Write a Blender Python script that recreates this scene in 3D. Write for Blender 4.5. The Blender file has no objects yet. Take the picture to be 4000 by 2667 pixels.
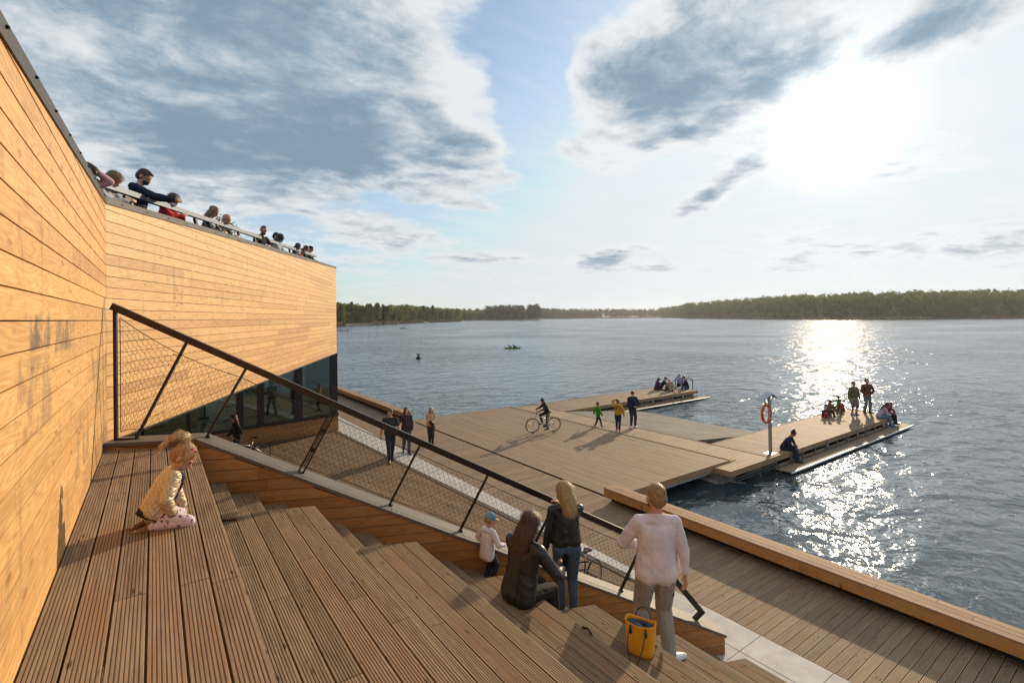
import bpy, bmesh, math, random
from mathutils import Vector, Matrix, noise as mnoise
import numpy as np
R = math.radians
PI = math.pi
rnd = random.Random(7)
scn = bpy.context.scene
COL = scn.collection

# ------------------------------------------------------------------ camera
cam_d = bpy.data.cameras.new('camera')
cam = bpy.data.objects.new('camera', cam_d); COL.objects.link(cam)
CR = Vector((0.811695, -0.584022, -0.0083)); CD = Vector((-0.006737, 0.004847, -0.999966)); CF = Vector((0.584043, 0.811723, 0.0))
mw = Matrix.Identity(4)
for i in range(3):
    mw[i][0] = CR[i]; mw[i][1] = -CD[i]; mw[i][2] = -CF[i]
mw[2][3] = 5.4
cam.matrix_world = mw
cam_d.sensor_width = 36.0
cam_d.lens = 1944.0 / 4000.0 * 36.0
cam_d.shift_y = -93.7 / 4000.0
cam_d.clip_start = 0.05; cam_d.clip_end = 20000.0
scn.camera = cam
scn.view_settings.view_transform = 'Standard'
scn.view_settings.look = 'None'
scn.view_settings.gamma = 1.0
scn.view_settings.exposure = 0.36
scn.render.resolution_x = 1024; scn.render.resolution_y = 682

SUN_AZ, SUN_EL = 68.9, 18.3
SD = Vector((math.cos(R(SUN_EL)) * math.sin(R(SUN_AZ)), math.cos(R(SUN_EL)) * math.cos(R(SUN_AZ)), math.sin(R(SUN_EL))))

# ------------------------------------------------------------------ node helper
class NT:
    def __init__(s, tree): s.t = tree; s.n = tree.nodes; s.l = tree.links
    def new(s, typ, **kw):
        nd = s.n.new(typ)
        for k, v in kw.items(): setattr(nd, k, v)
        return nd
    def put(s, sock, v):
        if isinstance(v, bpy.types.NodeSocket): s.l.new(v, sock)
        elif v is not None:
            if isinstance(v, (tuple, list)) and len(v) == 3 and sock.type == 'RGBA': v = (*v, 1)
            sock.default_value = v
    def m(s, op, a, b=None, c=None, clamp=False):
        nd = s.new('ShaderNodeMath', operation=op, use_clamp=clamp)
        for i, v in enumerate((a, b, c)):
            if v is not None: s.put(nd.inputs[i], v)
        return nd.outputs[0]
    def vm(s, op, a, b=None):
        nd = s.new('ShaderNodeVectorMath', operation=op)
        s.put(nd.inputs[0], a)
        if b is not None: s.put(nd.inputs[1], b)
        return nd.outputs['Value'] if op in ('DOT_PRODUCT', 'LENGTH') else nd.outputs[0]
    def mix(s, f, a, b, blend='MIX'):
        nd = s.new('ShaderNodeMix', data_type='RGBA', blend_type=blend)
        s.put(nd.inputs['Factor'], f)
        s.put(nd.inputs[6], a); s.put(nd.inputs[7], b)
        return nd.outputs[2]
    def ramp(s, f, stops, interp='LINEAR'):
        nd = s.new('ShaderNodeValToRGB'); nd.color_ramp.interpolation = interp
        el = nd.color_ramp.elements
        while len(el) < len(stops): el.new(0.5)
        for e, (p, c) in zip(el, stops):
            e.position = p
            e.color = (c, c, c, 1) if isinstance(c, (int, float)) else (*c, 1)
        s.put(nd.inputs[0], f)
        return nd.outputs[0]
    def sm(s, v, a, b, lo=0.0, hi=1.0):
        nd = s.new('ShaderNodeMapRange', interpolation_type='SMOOTHSTEP')
        s.put(nd.inputs[0], v)
        for i, q in enumerate((a, b, lo, hi)): nd.inputs[1 + i].default_value = q
        return nd.outputs[0]
    def noise(s, vec, scale, detail=2.0, rough=0.5, dist=0.0, out=0, lac=2.0):
        nd = s.new('ShaderNodeTexNoise')
        if vec is not None: s.put(nd.inputs['Vector'], vec)
        nd.inputs['Scale'].default_value = scale; nd.inputs['Detail'].default_value = detail
        nd.inputs['Roughness'].default_value = rough; nd.inputs['Distortion'].default_value = dist
        nd.inputs['Lacunarity'].default_value = lac
        return nd.outputs[out]
    def mapv(s, vec, sc=(1, 1, 1), loc=(0, 0, 0), rot=(0, 0, 0)):
        nd = s.new('ShaderNodeMapping'); s.put(nd.inputs[0], vec)
        nd.inputs['Location'].default_value = loc; nd.inputs['Scale'].default_value = sc; nd.inputs['Rotation'].default_value = rot
        return nd.outputs[0]
    def xyz(s, vec):
        nd = s.new('ShaderNodeSeparateXYZ'); s.put(nd.inputs[0], vec); return nd.outputs
    def comb(s, x, y, z):
        nd = s.new('ShaderNodeCombineXYZ')
        for i, v in enumerate((x, y, z)): s.put(nd.inputs[i], v)
        return nd.outputs[0]

# ------------------------------------------------------------------ world
world = bpy.data.worlds.new('World'); scn.world = world; world.use_nodes = True
T = NT(world.node_tree); T.n.clear()
sky = T.new('ShaderNodeTexSky', sky_type='NISHITA')
sky.sun_disc = False; sky.sun_elevation = R(SUN_EL); sky.sun_rotation = R(SUN_AZ)
sky.air_density = 1.0; sky.dust_density = 1.2; sky.ozone_density = 1.6; sky.altitude = 200
tc = T.new('ShaderNodeTexCoord').outputs['Generated']
d = T.vm('NORMALIZE', tc)
dx, dy, dz = T.xyz(d)
az = T.m('DEGREES', T.m('ARCTAN2', dx, dy))
el = T.m('DEGREES', T.m('ARCSINE', dz))
den = T.m('ADD', T.m('MAXIMUM', dz, 0.0), 0.10)
pl = T.comb(T.m('DIVIDE', dx, den), T.m('DIVIDE', dy, den), 0.0)
def blob(ca, ce, ra, re, rot=0.0, amp=1.0, p=1.0):
    a0 = T.m('SUBTRACT', az, ca); e0 = T.m('SUBTRACT', el, ce)
    c, s_ = math.cos(R(rot)), math.sin(R(rot))
    a1 = T.m('ADD', T.m('MULTIPLY', a0, c / ra), T.m('MULTIPLY', e0, s_ / ra))
    e1 = T.m('ADD', T.m('MULTIPLY', a0, -s_ / re), T.m('MULTIPLY', e0, c / re))
    r2 = T.m('ADD', T.m('MULTIPLY', a1, a1), T.m('MULTIPLY', e1, e1))
    return T.m('MULTIPLY', T.m('EXPONENT', T.m('MULTIPLY', r2, -p)), amp)
def add(*v):
    r = v[0]
    for q in v[1:]: r = T.m('ADD', r, q)
    return r
warp = T.noise(pl, 0.9, 3.0, 0.55, out=1)
plw = T.vm('ADD', pl, T.vm('MULTIPLY', T.vm('SUBTRACT', warp, (0.5, 0.5, 0.5)), (0.35, 0.35, 0.0)))
# streaks of cloud lie along one wind direction
n1 = T.noise(T.mapv(plw, (0.75, 1.1, 1), (3.1, 1.7, 0), (0, 0, R(-20))), 1.3, 10.0, 0.58)
n2 = T.noise(T.mapv(plw, (1, 1, 1), (7.3, 2.2, 0)), 3.6, 10.0, 0.62)
n3 = T.noise(T.mapv(pl, (1, 1, 1), (1.3, 9.2, 0)), 0.55, 4.0, 0.5)
base = T.m('ADD', T.m('MULTIPLY', n1, 0.62), T.m('MULTIPLY', n2, 0.38))
bias = add(
    blob(-2, 30, 22, 20, 0, 0.20), blob(16, 23, 16, 9, -14, 0.20), blob(30, 17.5, 9, 5.0, -10, 0.11),
    blob(24, 33, 12, 8, 10, 0.12), blob(5, 14, 10, 4, 0, 0.05),
    blob(38.5, 24, 3.6, 12, 0, -0.20), blob(33, 11, 10, 4, 0, -0.07),
    blob(45.8, 25.5, 5.5, 4.2, 15, 0.24), blob(43.5, 18.5, 3.0, 2.0, 10, 0.12),
    blob(58.0, 27.0, 10, 8.0, 30, 0.30), blob(64, 22, 5, 3, 20, 0.18), blob(51.0, 20, 6, 3.0, 40, 0.16),
    blob(68.5, 19, 5.5, 4.0, 20, -0.10),
    blob(57.5, 12.9, 5.6, 1.3, 30, 0.34), blob(46.5, 6.4, 4.0, 1.2, 12, 0.24), blob(52.5, 5.6, 3, 0.7, 8, 0.13),
    blob(50, 12, 8, 3.5, 0, -0.10), blob(76, 23.5, 6, 2.6, 15, 0.26), blob(71, 5.5, 10, 1.2, 0, 0.15), blob(32, 6.7, 6, 0.8, 3, 0.15), blob(70, 8, 14, 3.0, 0, -0.03),
    blob(37, 6.5, 7, 0.9, 3, 0.10), blob(20, 8, 6, 2, 0, 0.04),
    blob(78, 6, 10, 1.4, 0, 0.07), blob(160, 30, 60, 30, 0, 0.06), blob(-100, 30, 60, 30, 0, 0.05))
dens = T.m('ADD', base, bias)
cover = T.m('MAXIMUM', T.sm(dens, 0.485, 0.60), T.m('MULTIPLY', T.sm(T.noise(T.mapv(plw, (0.5, 1.6, 1), (5, 1, 0), (0, 0, R(25))), 1.7, 8.0, 0.6), 0.42, 0.75), 0.55))
thick = T.sm(dens, 0.52, 0.84)
n4 = T.noise(T.mapv(plw, (1, 1, 1), (2.3, 8.2, 0)), 5.2, 9.0, 0.62)
# light through the cloud: towards the sun thin cloud burns out
sdot = T.m('MAXIMUM', T.vm('DOT_PRODUCT', d, tuple(SD)), 0.0)
g1 = T.m('POWER', sdot, 500.0); g2 = T.m('POWER', sdot, 150.0); g3 = T.m('POWER', sdot, 9.0)
lit = T.m('ADD', T.m('MULTIPLY', g2, 1.6), T.m('MULTIPLY', g3, 0.8))
white = T.mix(1.0, (6.1, 6.4, 6.6), T.comb(T.m('MULTIPLY', lit, 1.0), T.m('MULTIPLY', lit, 0.99), T.m('MULTIPLY', lit, 0.96)), 'ADD')
dark = T.mix(1.0, (1.85, 2.65, 3.45), T.comb(T.m('MULTIPLY', lit, 0.28), T.m('MULTIPLY', lit, 0.30), T.m('MULTIPLY', lit, 0.32)), 'ADD')
shadev = add(thick, T.m('MULTIPLY', T.m('SUBTRACT', n4, 0.52), 1.7), blob(14, 15.5, 15, 4.5, -6, 0.42), blob(-8, 26, 14, 7, 10, 0.25), blob(28, 23, 9, 5, 0, -0.28), blob(8, 24, 8, 2.0, 12, -0.22))
shadev = T.sm(shadev, 0.0, 1.15)
ccol = T.mix(shadev, white, dark)
blue = T.mix(1.0, sky.outputs[0], (0.80, 0.98, 1.12), 'MULTIPLY')
blue = T.mix(0.30, blue, (4.6, 5.6, 6.3))
blue = T.vm('MINIMUM', blue, (5.4, 6.1, 6.6))
hz = T.m('POWER', T.m('SUBTRACT', 1.0, T.m('MAXIMUM', dz, 0.0)), 7.0)
glow = T.m('ADD', T.m('ADD', T.m('MULTIPLY', g1, 7.0), T.m('MULTIPLY', g2, 0.7)), T.m('MULTIPLY', g3, 0.9))
glow = T.m('MULTIPLY', glow, T.m('ADD', 0.45, T.m('MULTIPLY', n4, 1.1)))
blue = T.mix(1.0, blue, T.comb(glow, T.m('MULTIPLY', glow, 0.97), T.m('MULTIPLY', glow, 0.90)), 'ADD')
blue = T.mix(T.m('MULTIPLY', hz, 0.55), blue, T.mix(1.0, (5.7, 6.1, 6.0), T.comb(T.m('MULTIPLY', g3, 1.1), T.m('MULTIPLY', g3, 0.9), T.m('MULTIPLY', g3, 0.6)), 'ADD'))
fade = T.sm(el, -1.0, 9.0, 0.35, 1.0)
skyc = T.mix(T.m('MULTIPLY', cover, fade), blue, ccol)
skyc = T.mix(1.0, skyc, T.comb(T.m('MULTIPLY', g1, 9.0), T.m('MULTIPLY', g1, 8.7), T.m('MULTIPLY', g1, 8.0)), 'ADD')
bg = T.new('ShaderNodeBackground'); T.put(bg.inputs[0], skyc); bg.inputs[1].default_value = 0.10
ow = T.new('ShaderNodeOutputWorld'); T.l.new(bg.outputs[0], ow.inputs[0])
world.cycles.sampling_method = 'MANUAL'; world.cycles.sample_map_resolution = 512

# ------------------------------------------------------------------ sun
sd_ = bpy.data.lights.new('sun', 'SUN'); sd_.energy = 3.7; sd_.angle = R(0.8); sd_.color = (1.0, 0.79, 0.54)
sun = bpy.data.objects.new('sun', sd_); COL.objects.link(sun)
sun.rotation_euler = SD.to_track_quat('Z', 'Y').to_euler(); sun.location = (40, 15, 30)
scn.cycles.max_bounces = 8; scn.cycles.diffuse_bounces = 3; scn.cycles.glossy_bounces = 4; scn.cycles.transmission_bounces = 6
scn.cycles.transparent_max_bounces = 12
scn.cycles.caustics_reflective = False; scn.cycles.caustics_refractive = False
scn.cycles.sample_clamp_indirect = 8.0; scn.cycles.sample_clamp_direct = 40.0

# ------------------------------------------------------------------ object helpers
def link(o, parent=None):
    COL.objects.link(o)
    if parent is not None: o.parent = parent
    return o
def tag(o, label=None, cat=None, group=None, kind=None):
    if label: o['label'] = label
    if cat: o['category'] = cat
    if group: o['group'] = group
    if kind: o['kind'] = kind
    return o
def empty(name, loc=(0, 0, 0), rz=0.0):
    o = bpy.data.objects.new(name, None); o.empty_display_size = 0.2
    o.location = loc; o.rotation_euler = (0, 0, rz); return link(o)
def mesh_obj(name, verts, faces, mats, parent=None, smooth=False, mi=None):
    me = bpy.data.meshes.new(name); me.from_pydata([tuple(v) for v in verts], [], faces); 
    if not isinstance(mats, (list, tuple)): mats = [mats]
    for m in mats: me.materials.append(m)
    if mi is not None: me.polygons.foreach_set('material_index', mi)
    if smooth: me.polygons.foreach_set('use_smooth', [True] * len(me.polygons))
    me.update()
    return link(bpy.data.objects.new(name, me), parent)
class MB:
    """collects shapes; build() links them as one mesh object"""
    def __init__(s): s.v = []; s.f = []; s.mi = []; s.cur = 0
    def add(s, vs, fs):
        o = len(s.v); s.v += [Vector(v) for v in vs]; s.f += [tuple(i + o for i in f) for f in fs]; s.mi += [s.cur] * len(fs)
    def box(s, a, b):
        x0, y0, z0 = a; x1, y1, z1 = b
        s.add([(x0, y0, z0), (x1, y0, z0), (x1, y1, z0), (x0, y1, z0), (x0, y0, z1), (x1, y0, z1), (x1, y1, z1), (x0, y1, z1)],
              [(0, 3, 2, 1), (4, 5, 6, 7), (0, 1, 5, 4), (1, 2, 6, 5), (2, 3, 7, 6), (3, 0, 4, 7)])
    def obox(s, p, ax, ay, az_):
        """box from corner p along three edge vectors"""
        p, ax, ay, az_ = map(Vector, (p, ax, ay, az_))
        vs = [p, p + ax, p + ax + ay, p + ay]; vs += [q + az_ for q in vs]
        fs = [(0, 3, 2, 1), (4, 5, 6, 7), (0, 1, 5, 4), (1, 2, 6, 5), (2, 3, 7, 6), (3, 0, 4, 7)]
        if ax.cross(ay).dot(az_) < 0: fs = [f[::-1] for f in fs]
        s.add(vs, fs)
    def bar(s, a, b, w, h, up=(0, 0, 1)):
        a, b = Vector(a), Vector(b); t = (b - a).normalized(); x = t.cross(Vector(up))
        if x.length < 1e-4: x = t.cross(Vector((1, 0, 0)))
        x.normalize(); y = x.cross(t).normalized()
        s.obox(a - x * w / 2 - y * h / 2, x * w, b - a, y * h)
    def tube(s, pts, r, n=8, closed=False, caps=True):
        pts = [Vector(p) for p in pts]; k = len(pts); rr = r if isinstance(r, (list, tuple)) else [r] * k
        rings = []; prev = None
        for i, p in enumerate(pts):
            if closed: t = pts[(i + 1) % k] - pts[i - 1]
            else: t = pts[min(i + 1, k - 1)] - pts[max(i - 1, 0)]
            t.normalize()
            if prev is None:
                x = t.orthogonal().normalized()
            else:
                x = prev - t * prev.dot(t)
                if x.length < 1e-5: x = t.orthogonal()
                x.normalize()
            prev = x; y = t.cross(x)
            rings.append([p + (x * math.cos(2 * PI * j / n) + y * math.sin(2 * PI * j / n)) * rr[i] for j in range(n)])
        vs = [v for q in rings for v in q]; fs = []
        for i in range(k if closed else k - 1):
            a = i * n; b = ((i + 1) % k) * n
            for j in range(n): fs.append((a + j, a + (j + 1) % n, b + (j + 1) % n, b + j))
        if caps and not closed:
            fs.append(tuple(range(n))[::-1]); fs.append(tuple((k - 1) * n + j for j in range(n)))
        s.add(vs, fs)
    def prism(s, poly, vec):
        """polygon (list of 3-D points) extruded along vec"""
        poly = [Vector(p) for p in poly]; n = len(poly); vec = Vector(vec)
        nrm = Vector((0, 0, 0))
        for i in range(n): nrm += poly[i].cross(poly[(i + 1) % n])
        if nrm.dot(vec) < 0: poly = poly[::-1]
        s.add(poly + [p + vec for p in poly], [tuple(range(n))[::-1], tuple(range(n, 2 * n))] + [(i, (i + 1) % n, n + (i + 1) % n, n + i) for i in range(n)])
    def ell(s, c, r, n=12, m=8, rot=None):
        c = Vector(c); vs = []; fs = []
        for i in range(1, m):
            th = PI * i / m
            for j in range(n):
                ph = 2 * PI * j / n
                v = Vector((r[0] * math.sin(th) * math.cos(ph), r[1] * math.sin(th) * math.sin(ph), r[2] * math.cos(th)))
                if rot is not None: v = rot @ v
                vs.append(c + v)
        tp = Vector((0, 0, r[2])); bt = Vector((0, 0, -r[2]))
        if rot is not None: tp = rot @ tp; bt = rot @ bt
        vs += [c + tp, c + bt]; a = len(vs) - 2
        for j in range(n):
            fs.append((a, j, (j + 1) % n)); fs.append((a + 1, (m - 2) * n + (j + 1) % n, (m - 2) * n + j))
            for i in range(m - 2): fs.append((i * n + j, (i + 1) * n + j, (i + 1) * n + (j + 1) % n, i * n + (j + 1) % n))
        s.add(vs, fs)
    def cap(s, a, b, ra, rb, n=10):
        """tapered capsule"""
        a, b = Vector(a), Vector(b); t = b - a; L = t.length
        if L < 1e-6: s.ell(a, (ra, ra, ra), n, 6); return
        t.normalize(); x = t.orthogonal().normalized(); y = t.cross(x); rings = []
        for ang in (-75, -50, -25, 0):
            rings.append((a + t * (ra * math.sin(R(ang))), ra * math.cos(R(ang))))
        for ang in (0, 25, 50, 75):
            rings.append((b + t * (rb * math.sin(R(ang))), rb * math.cos(R(ang))))
        vs = []; fs = []
        for p, q in rings: vs += [p + (x * math.cos(2 * PI * j / n) + y * math.sin(2 * PI * j / n)) * q for j in range(n)]
        k = len(rings)
        for i in range(k - 1):
            for j in range(n): fs.append((i * n + j, i * n + (j + 1) % n, (i + 1) * n + (j + 1) % n, (i + 1) * n + j))
        fs.append(tuple(range(n))[::-1]); fs.append(tuple((k - 1) * n + j for j in range(n)))
        s.add(vs, fs)
    def build(s, name, mats, parent=None, smooth=False):
        return mesh_obj(name, s.v, s.f, mats, parent, smooth, s.mi if any(s.mi) else None)
def line(a, b): ...

# ------------------------------------------------------------------ materials
def mat(name):
    m = bpy.data.materials.new(name); m.use_nodes = True; t = NT(m.node_tree); t.n.clear()
    o = t.new('ShaderNodeOutputMaterial'); b = t.new('ShaderNodeBsdfPrincipled'); t.l.new(b.outputs[0], o.inputs[0])
    t.b = b; t.o = o; t.mat = m
    return t
def bump(t, h, dist=0.01, strength=1.0):
    nd = t.new('ShaderNodeBump'); nd.inputs['Strength'].default_value = strength; nd.inputs['Distance'].default_value = dist
    t.put(nd.inputs['Height'], h); t.l.new(nd.outputs[0], t.b.inputs['Normal'])
def objco(t): return t.new('ShaderNodeTexCoord').outputs['Object']
def island(t): return t.new('ShaderNodeNewGeometry').outputs['Random Per Island']
def simple(name, col, rough=0.6, metal=0.0, var=0.12, scale=6.0, spec=0.5, bmp=0.0, bscale=40.0):
    t = mat(name); co = objco(t)
    n = t.noise(co, scale, 4.0, 0.6)
    c = t.mix(t.sm(n, 0.3, 0.7), tuple(q * (1 - var) for q in col), tuple(min(q * (1 + var), 1) for q in col))
    t.put(t.b.inputs['Base Color'], c); t.b.inputs['Roughness'].default_value = rough; t.b.inputs['Metallic'].default_value = metal
    t.b.inputs['Specular IOR Level'].default_value = spec
    if bmp: bump(t, t.noise(co, bscale, 3.0, 0.6), bmp)
    return t.mat

def deck_mat(name, light=(0.36, 0.245, 0.150), mid=(0.25, 0.165, 0.10), darkc=(0.15, 0.10, 0.064), red=(0.29, 0.165, 0.085), rough=0.62, gain=1.0):
    """weathered grooved decking; object x runs along the boards"""
    t = mat(name); co = objco(t); ri = island(t)
    off = t.comb(t.m('MULTIPLY', ri, 37.0), t.m('MULTIPLY', ri, 91.0), 0.0)
    v = t.vm('ADD', co, off)
    g = t.noise(t.mapv(v, (1.6, 30, 30)), 1.0, 5.0, 0.62, 0.6)
    g2 = t.noise(t.mapv(v, (6, 160, 60)), 1.0, 3.0, 0.6)
    blot = t.noise(t.mapv(v, (0.9, 3.0, 3.0)), 1.0, 4.0, 0.6)
    c = t.mix(t.sm(g, 0.32, 0.68), tuple(q * gain for q in mid), tuple(q * gain for q in light))
    c = t.mix(t.m('MULTIPLY', t.sm(g2, 0.45, 0.75), 0.35), c, darkc)
    c = t.mix(t.m('MULTIPLY', t.sm(blot, 0.52, 0.74), 0.55), c, tuple(q * 1.15 for q in darkc))
    # per board tone
    tone = t.ramp(ri, [(0.0, 0.80), (0.3, 1.0), (0.6, 0.9), (0.8, 1.1), (1.0, 1.0)])
    c = t.mix(1.0, c, tone, 'MULTIPLY')
    rr = t.sm(t.m('FRACT', t.m('MULTIPLY', ri, 7.31)), 0.90, 0.95)
    c = t.mix(t.m('MULTIPLY', t.m('MULTIPLY', rr, t.sm(t.noise(v, 2.0, 2.0), 0.35, 0.65)), 0.7), c, red)
    # knots
    vo = t.new('ShaderNodeTexVoronoi'); vo.inputs['Scale'].default_value = 1.0
    t.put(vo.inputs['Vector'], t.vm('ADD', t.mapv(v, (3.4, 13, 1)), t.vm('MULTIPLY', t.noise(v, 9.0, 2.0, out=1), (0.25, 0.25, 0))))
    k = t.sm(vo.outputs['Distance'], 0.17, 0.07)
    k = t.m('MULTIPLY', k, t.sm(t.noise(v, 1.3, 1.0), 0.45, 0.55))
    c = t.mix(t.m('MULTIPLY', k, 0.8), c, (0.045, 0.028, 0.018))
    t.put(t.b.inputs['Base Color'], c); t.b.inputs['Roughness'].default_value = rough + 0.12; t.b.inputs['Specular IOR Level'].default_value = 0.22
    bump(t, t.m('ADD', g, t.m('MULTIPLY', g2, 0.5)), 0.0012, 0.7)
    return t.mat

def clad_mat(name, spots=(), a=(0.55, 0.295, 0.098), b=(0.70, 0.43, 0.172), c_=(0.36, 0.17, 0.055), stain=1.0, stud=0.6, gain=1.0):
    """oiled larch boards; object x along the boards, z up"""
    t = mat(name); co = objco(t); ri = island(t)
    v = t.vm('ADD', co, t.comb(t.m('MULTIPLY', ri, 53.0), 0.0, t.m('MULTIPLY', ri, 29.0)))
    w = t.noise(t.mapv(v, (0.55, 1, 5.5)), 1.0, 2.0, 0.5)
    rings = t.m('FRACT', t.m('MULTIPLY', w, 15.0))
    rings = t.sm(t.m('ABSOLUTE', t.m('SUBTRACT', rings, 0.5)), 0.05, 0.5)
    g = t.noise(t.mapv(v, (3.0, 1, 70)), 1.0, 4.0, 0.6)
    col = t.mix(t.sm(g, 0.25, 0.75), a, b)
    col = t.mix(t.m('MULTIPLY', rings, 0.40), col, c_)
    col = t.mix(1.0, col, t.ramp(ri, [(0.0, (0.93, 0.91, 0.88)), (0.25, (1.05, 1.04, 1.0)), (0.5, (0.97, 0.94, 0.90)), (0.72, (1.09, 1.10, 1.11)), (0.90, (0.82, 0.76, 0.72)), (1.0, (1.02, 1.0, 0.97))], 'CONSTANT'), 'MULTIPLY')
    x, y, z = t.xyz(co)
    # knots
    vo = t.new('ShaderNodeTexVoronoi'); vo.inputs['Scale'].default_value = 1.0
    t.put(vo.inputs['Vector'], t.mapv(v, (2.3, 1, 7.0)))
    kn = t.m('MULTIPLY', t.sm(vo.outputs['Distance'], 0.20, 0.07), t.sm(t.noise(v, 2.3, 1.0), 0.42, 0.52))
    col = t.mix(t.m('MULTIPLY', kn, 0.62), col, (0.22, 0.095, 0.035))
    # rain stains run down, mostly along the joints
    st = t.noise(t.mapv(co, (4.5, 1, 0.9)), 1.0, 6.0, 0.7)
    st2 = t.noise(t.mapv(co, (0.8, 1, 0.9)), 1.0, 3.0, 0.6)
    sf = t.m('MULTIPLY', t.sm(st, 0.52, 0.74), t.sm(st2, 0.44, 0.62))
    col = t.mix(t.m('MULTIPLY', sf, 0.70 * stain), col, (0.17, 0.105, 0.06))
    # grey water marks gather at the butt joints over the studs
    jx = t.m('ABSOLUTE', t.m('SUBTRACT', t.m('FRACT', t.m('DIVIDE', x, stud)), 0.5))
    jm = t.m('MULTIPLY', t.sm(jx, 0.06, 0.0), t.sm(t.noise(t.mapv(co, (0.9, 1, 2.2), (4, 0, 2)), 1.0, 3.0, 0.6), 0.52, 0.66))
    col = t.mix(t.m('MULTIPLY', jm, 0.35 * stain), col, (0.13, 0.085, 0.05))
    for (x0, x1, z0, z1, k_) in spots:
        bx = t.m('MULTIPLY', t.sm(x, x0 - 0.06, x0 + 0.03), t.sm(x, x1 + 0.08, x1 - 0.03)); bz = t.m('MULTIPLY', t.sm(z, z0 - 0.03, z0 + 0.01), t.sm(z, z1 + 0.03, z1 - 0.01))
        pt_ = t.m('MULTIPLY', t.m('MULTIPLY', bx, bz), t.sm(t.noise(t.mapv(co, (3.6, 1, 2.6)), 1.0, 6.0, 0.7), 0.42, 0.60))
        col = t.mix(t.m('MULTIPLY', pt_, k_), col, (0.075, 0.058, 0.042))
    # screws on the studs
    fx = t.m('FRACT', t.m('DIVIDE', x, stud)); fz = t.m('FRACT', t.m('DIVIDE', z, 0.15))
    ddx = t.m('MULTIPLY', t.m('SUBTRACT', fx, 0.5), stud)
    dd = None
    for q in (0.24, 0.76):
        ddz = t.m('MULTIPLY', t.m('SUBTRACT', fz, q), 0.15)
        r_ = t.m('SQRT', t.m('ADD', t.m('MULTIPLY', ddx, ddx), t.m('MULTIPLY', ddz, ddz)))
        dd = r_ if dd is None else t.m('MINIMUM', dd, r_)
    col = t.mix(t.m('MULTIPLY', t.sm(dd, 0.0065, 0.0035), 0.85), col, (0.05, 0.035, 0.03))
    if gain != 1.0: col = t.mix(1.0, col, (gain, gain, gain), 'MULTIPLY')
    t.put(t.b.inputs['Base Color'], col); t.b.inputs['Roughness'].default_value = 0.55
    bump(t, t.m('ADD', g, rings), 0.0008, 0.6)
    return t.mat

M = {}
M['deck'] = deck_mat('weathered_decking', (0.36, 0.258, 0.158), (0.25, 0.174, 0.104), (0.12, 0.083, 0.053))
M['deck_far'] = deck_mat('boardwalk_decking', (0.41, 0.295, 0.195), (0.31, 0.22, 0.14), (0.20, 0.14, 0.09), (0.30, 0.19, 0.11))
M['pontoon'] = deck_mat('pontoon_decking', (0.33, 0.235, 0.15), (0.25, 0.175, 0.108), (0.165, 0.115, 0.072), (0.26, 0.16, 0.09))
M['bench'] = deck_mat('bench_timber', (0.42, 0.27, 0.15), (0.33, 0.20, 0.105), (0.2, 0.12, 0.07))
M['fascia'] = deck_mat('bench_fascia_timber', (0.50, 0.26, 0.085), (0.42, 0.21, 0.065), (0.26, 0.13, 0.05))
M['clad'] = clad_mat('larch_cladding')
M['clad_a'] = clad_mat('stained_larch_cladding', [(3.55, 4.15, 5.25, 5.43, 0.85), (4.25, 5.4, 5.20, 5.40, 0.75), (3.2, 4.2, 4.80, 5.2, 0.45), (8.15, 8.7, 3.6, 5.7, 0.7), (6.6, 7.6, 4.5, 5.1, 0.4), (5.3, 6.3, 4.1, 4.6, 0.45)], stain=1.25)
M['clad_old'] = clad_mat('brown_larch_boards', (), (0.34, 0.155, 0.045), (0.42, 0.20, 0.06), (0.22, 0.09, 0.03), 0.7)
M['cap'] = simple('coping_sheet_metal', (0.115, 0.10, 0.085), 0.65, 0.05, 0.06, 3.0)
M['trim'] = simple('grey_trim_metal', (0.045, 0.043, 0.040), 0.6, 0.2, 0.06, 3.0)
M['rail'] = simple('dark_bronze_steel', (0.020, 0.014, 0.013), 0.36, 0.3, 0.15, 5.0)
M['wire'] = simple('net_wire_steel', (0.045, 0.033, 0.027), 0.5, 0.4, 0.2, 20.0)
M['black'] = simple('black_frame_metal', (0.014, 0.013, 0.013), 0.4, 0.3, 0.2, 4.0)
M['toe'] = simple('black_plinth_steel', (0.012, 0.012, 0.012), 0.7, 0.0, 0.2, 4.0)
M['galv'] = simple('galvanised_steel', (0.36, 0.38, 0.39), 0.42, 0.75, 0.2, 9.0)
M['alu'] = simple('rounded_aluminium_edge', (0.50, 0.48, 0.45), 0.45, 0.8, 0.1, 9.0)
M['rubber'] = simple('black_rubber', (0.016, 0.016, 0.016), 0.75, 0.0, 0.2, 9.0)
M['chrome'] = simple('polished_metal', (0.55, 0.55, 0.56), 0.22, 0.95, 0.05, 9.0)
M['floor_in'] = simple('pale_screed_floor', (0.42, 0.40, 0.36), 0.35, 0.0, 0.1, 1.0)
M['ceil_in'] = simple('grey_ceiling', (0.10, 0.095, 0.09), 0.8, 0.0, 0.1, 2.0)
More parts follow.
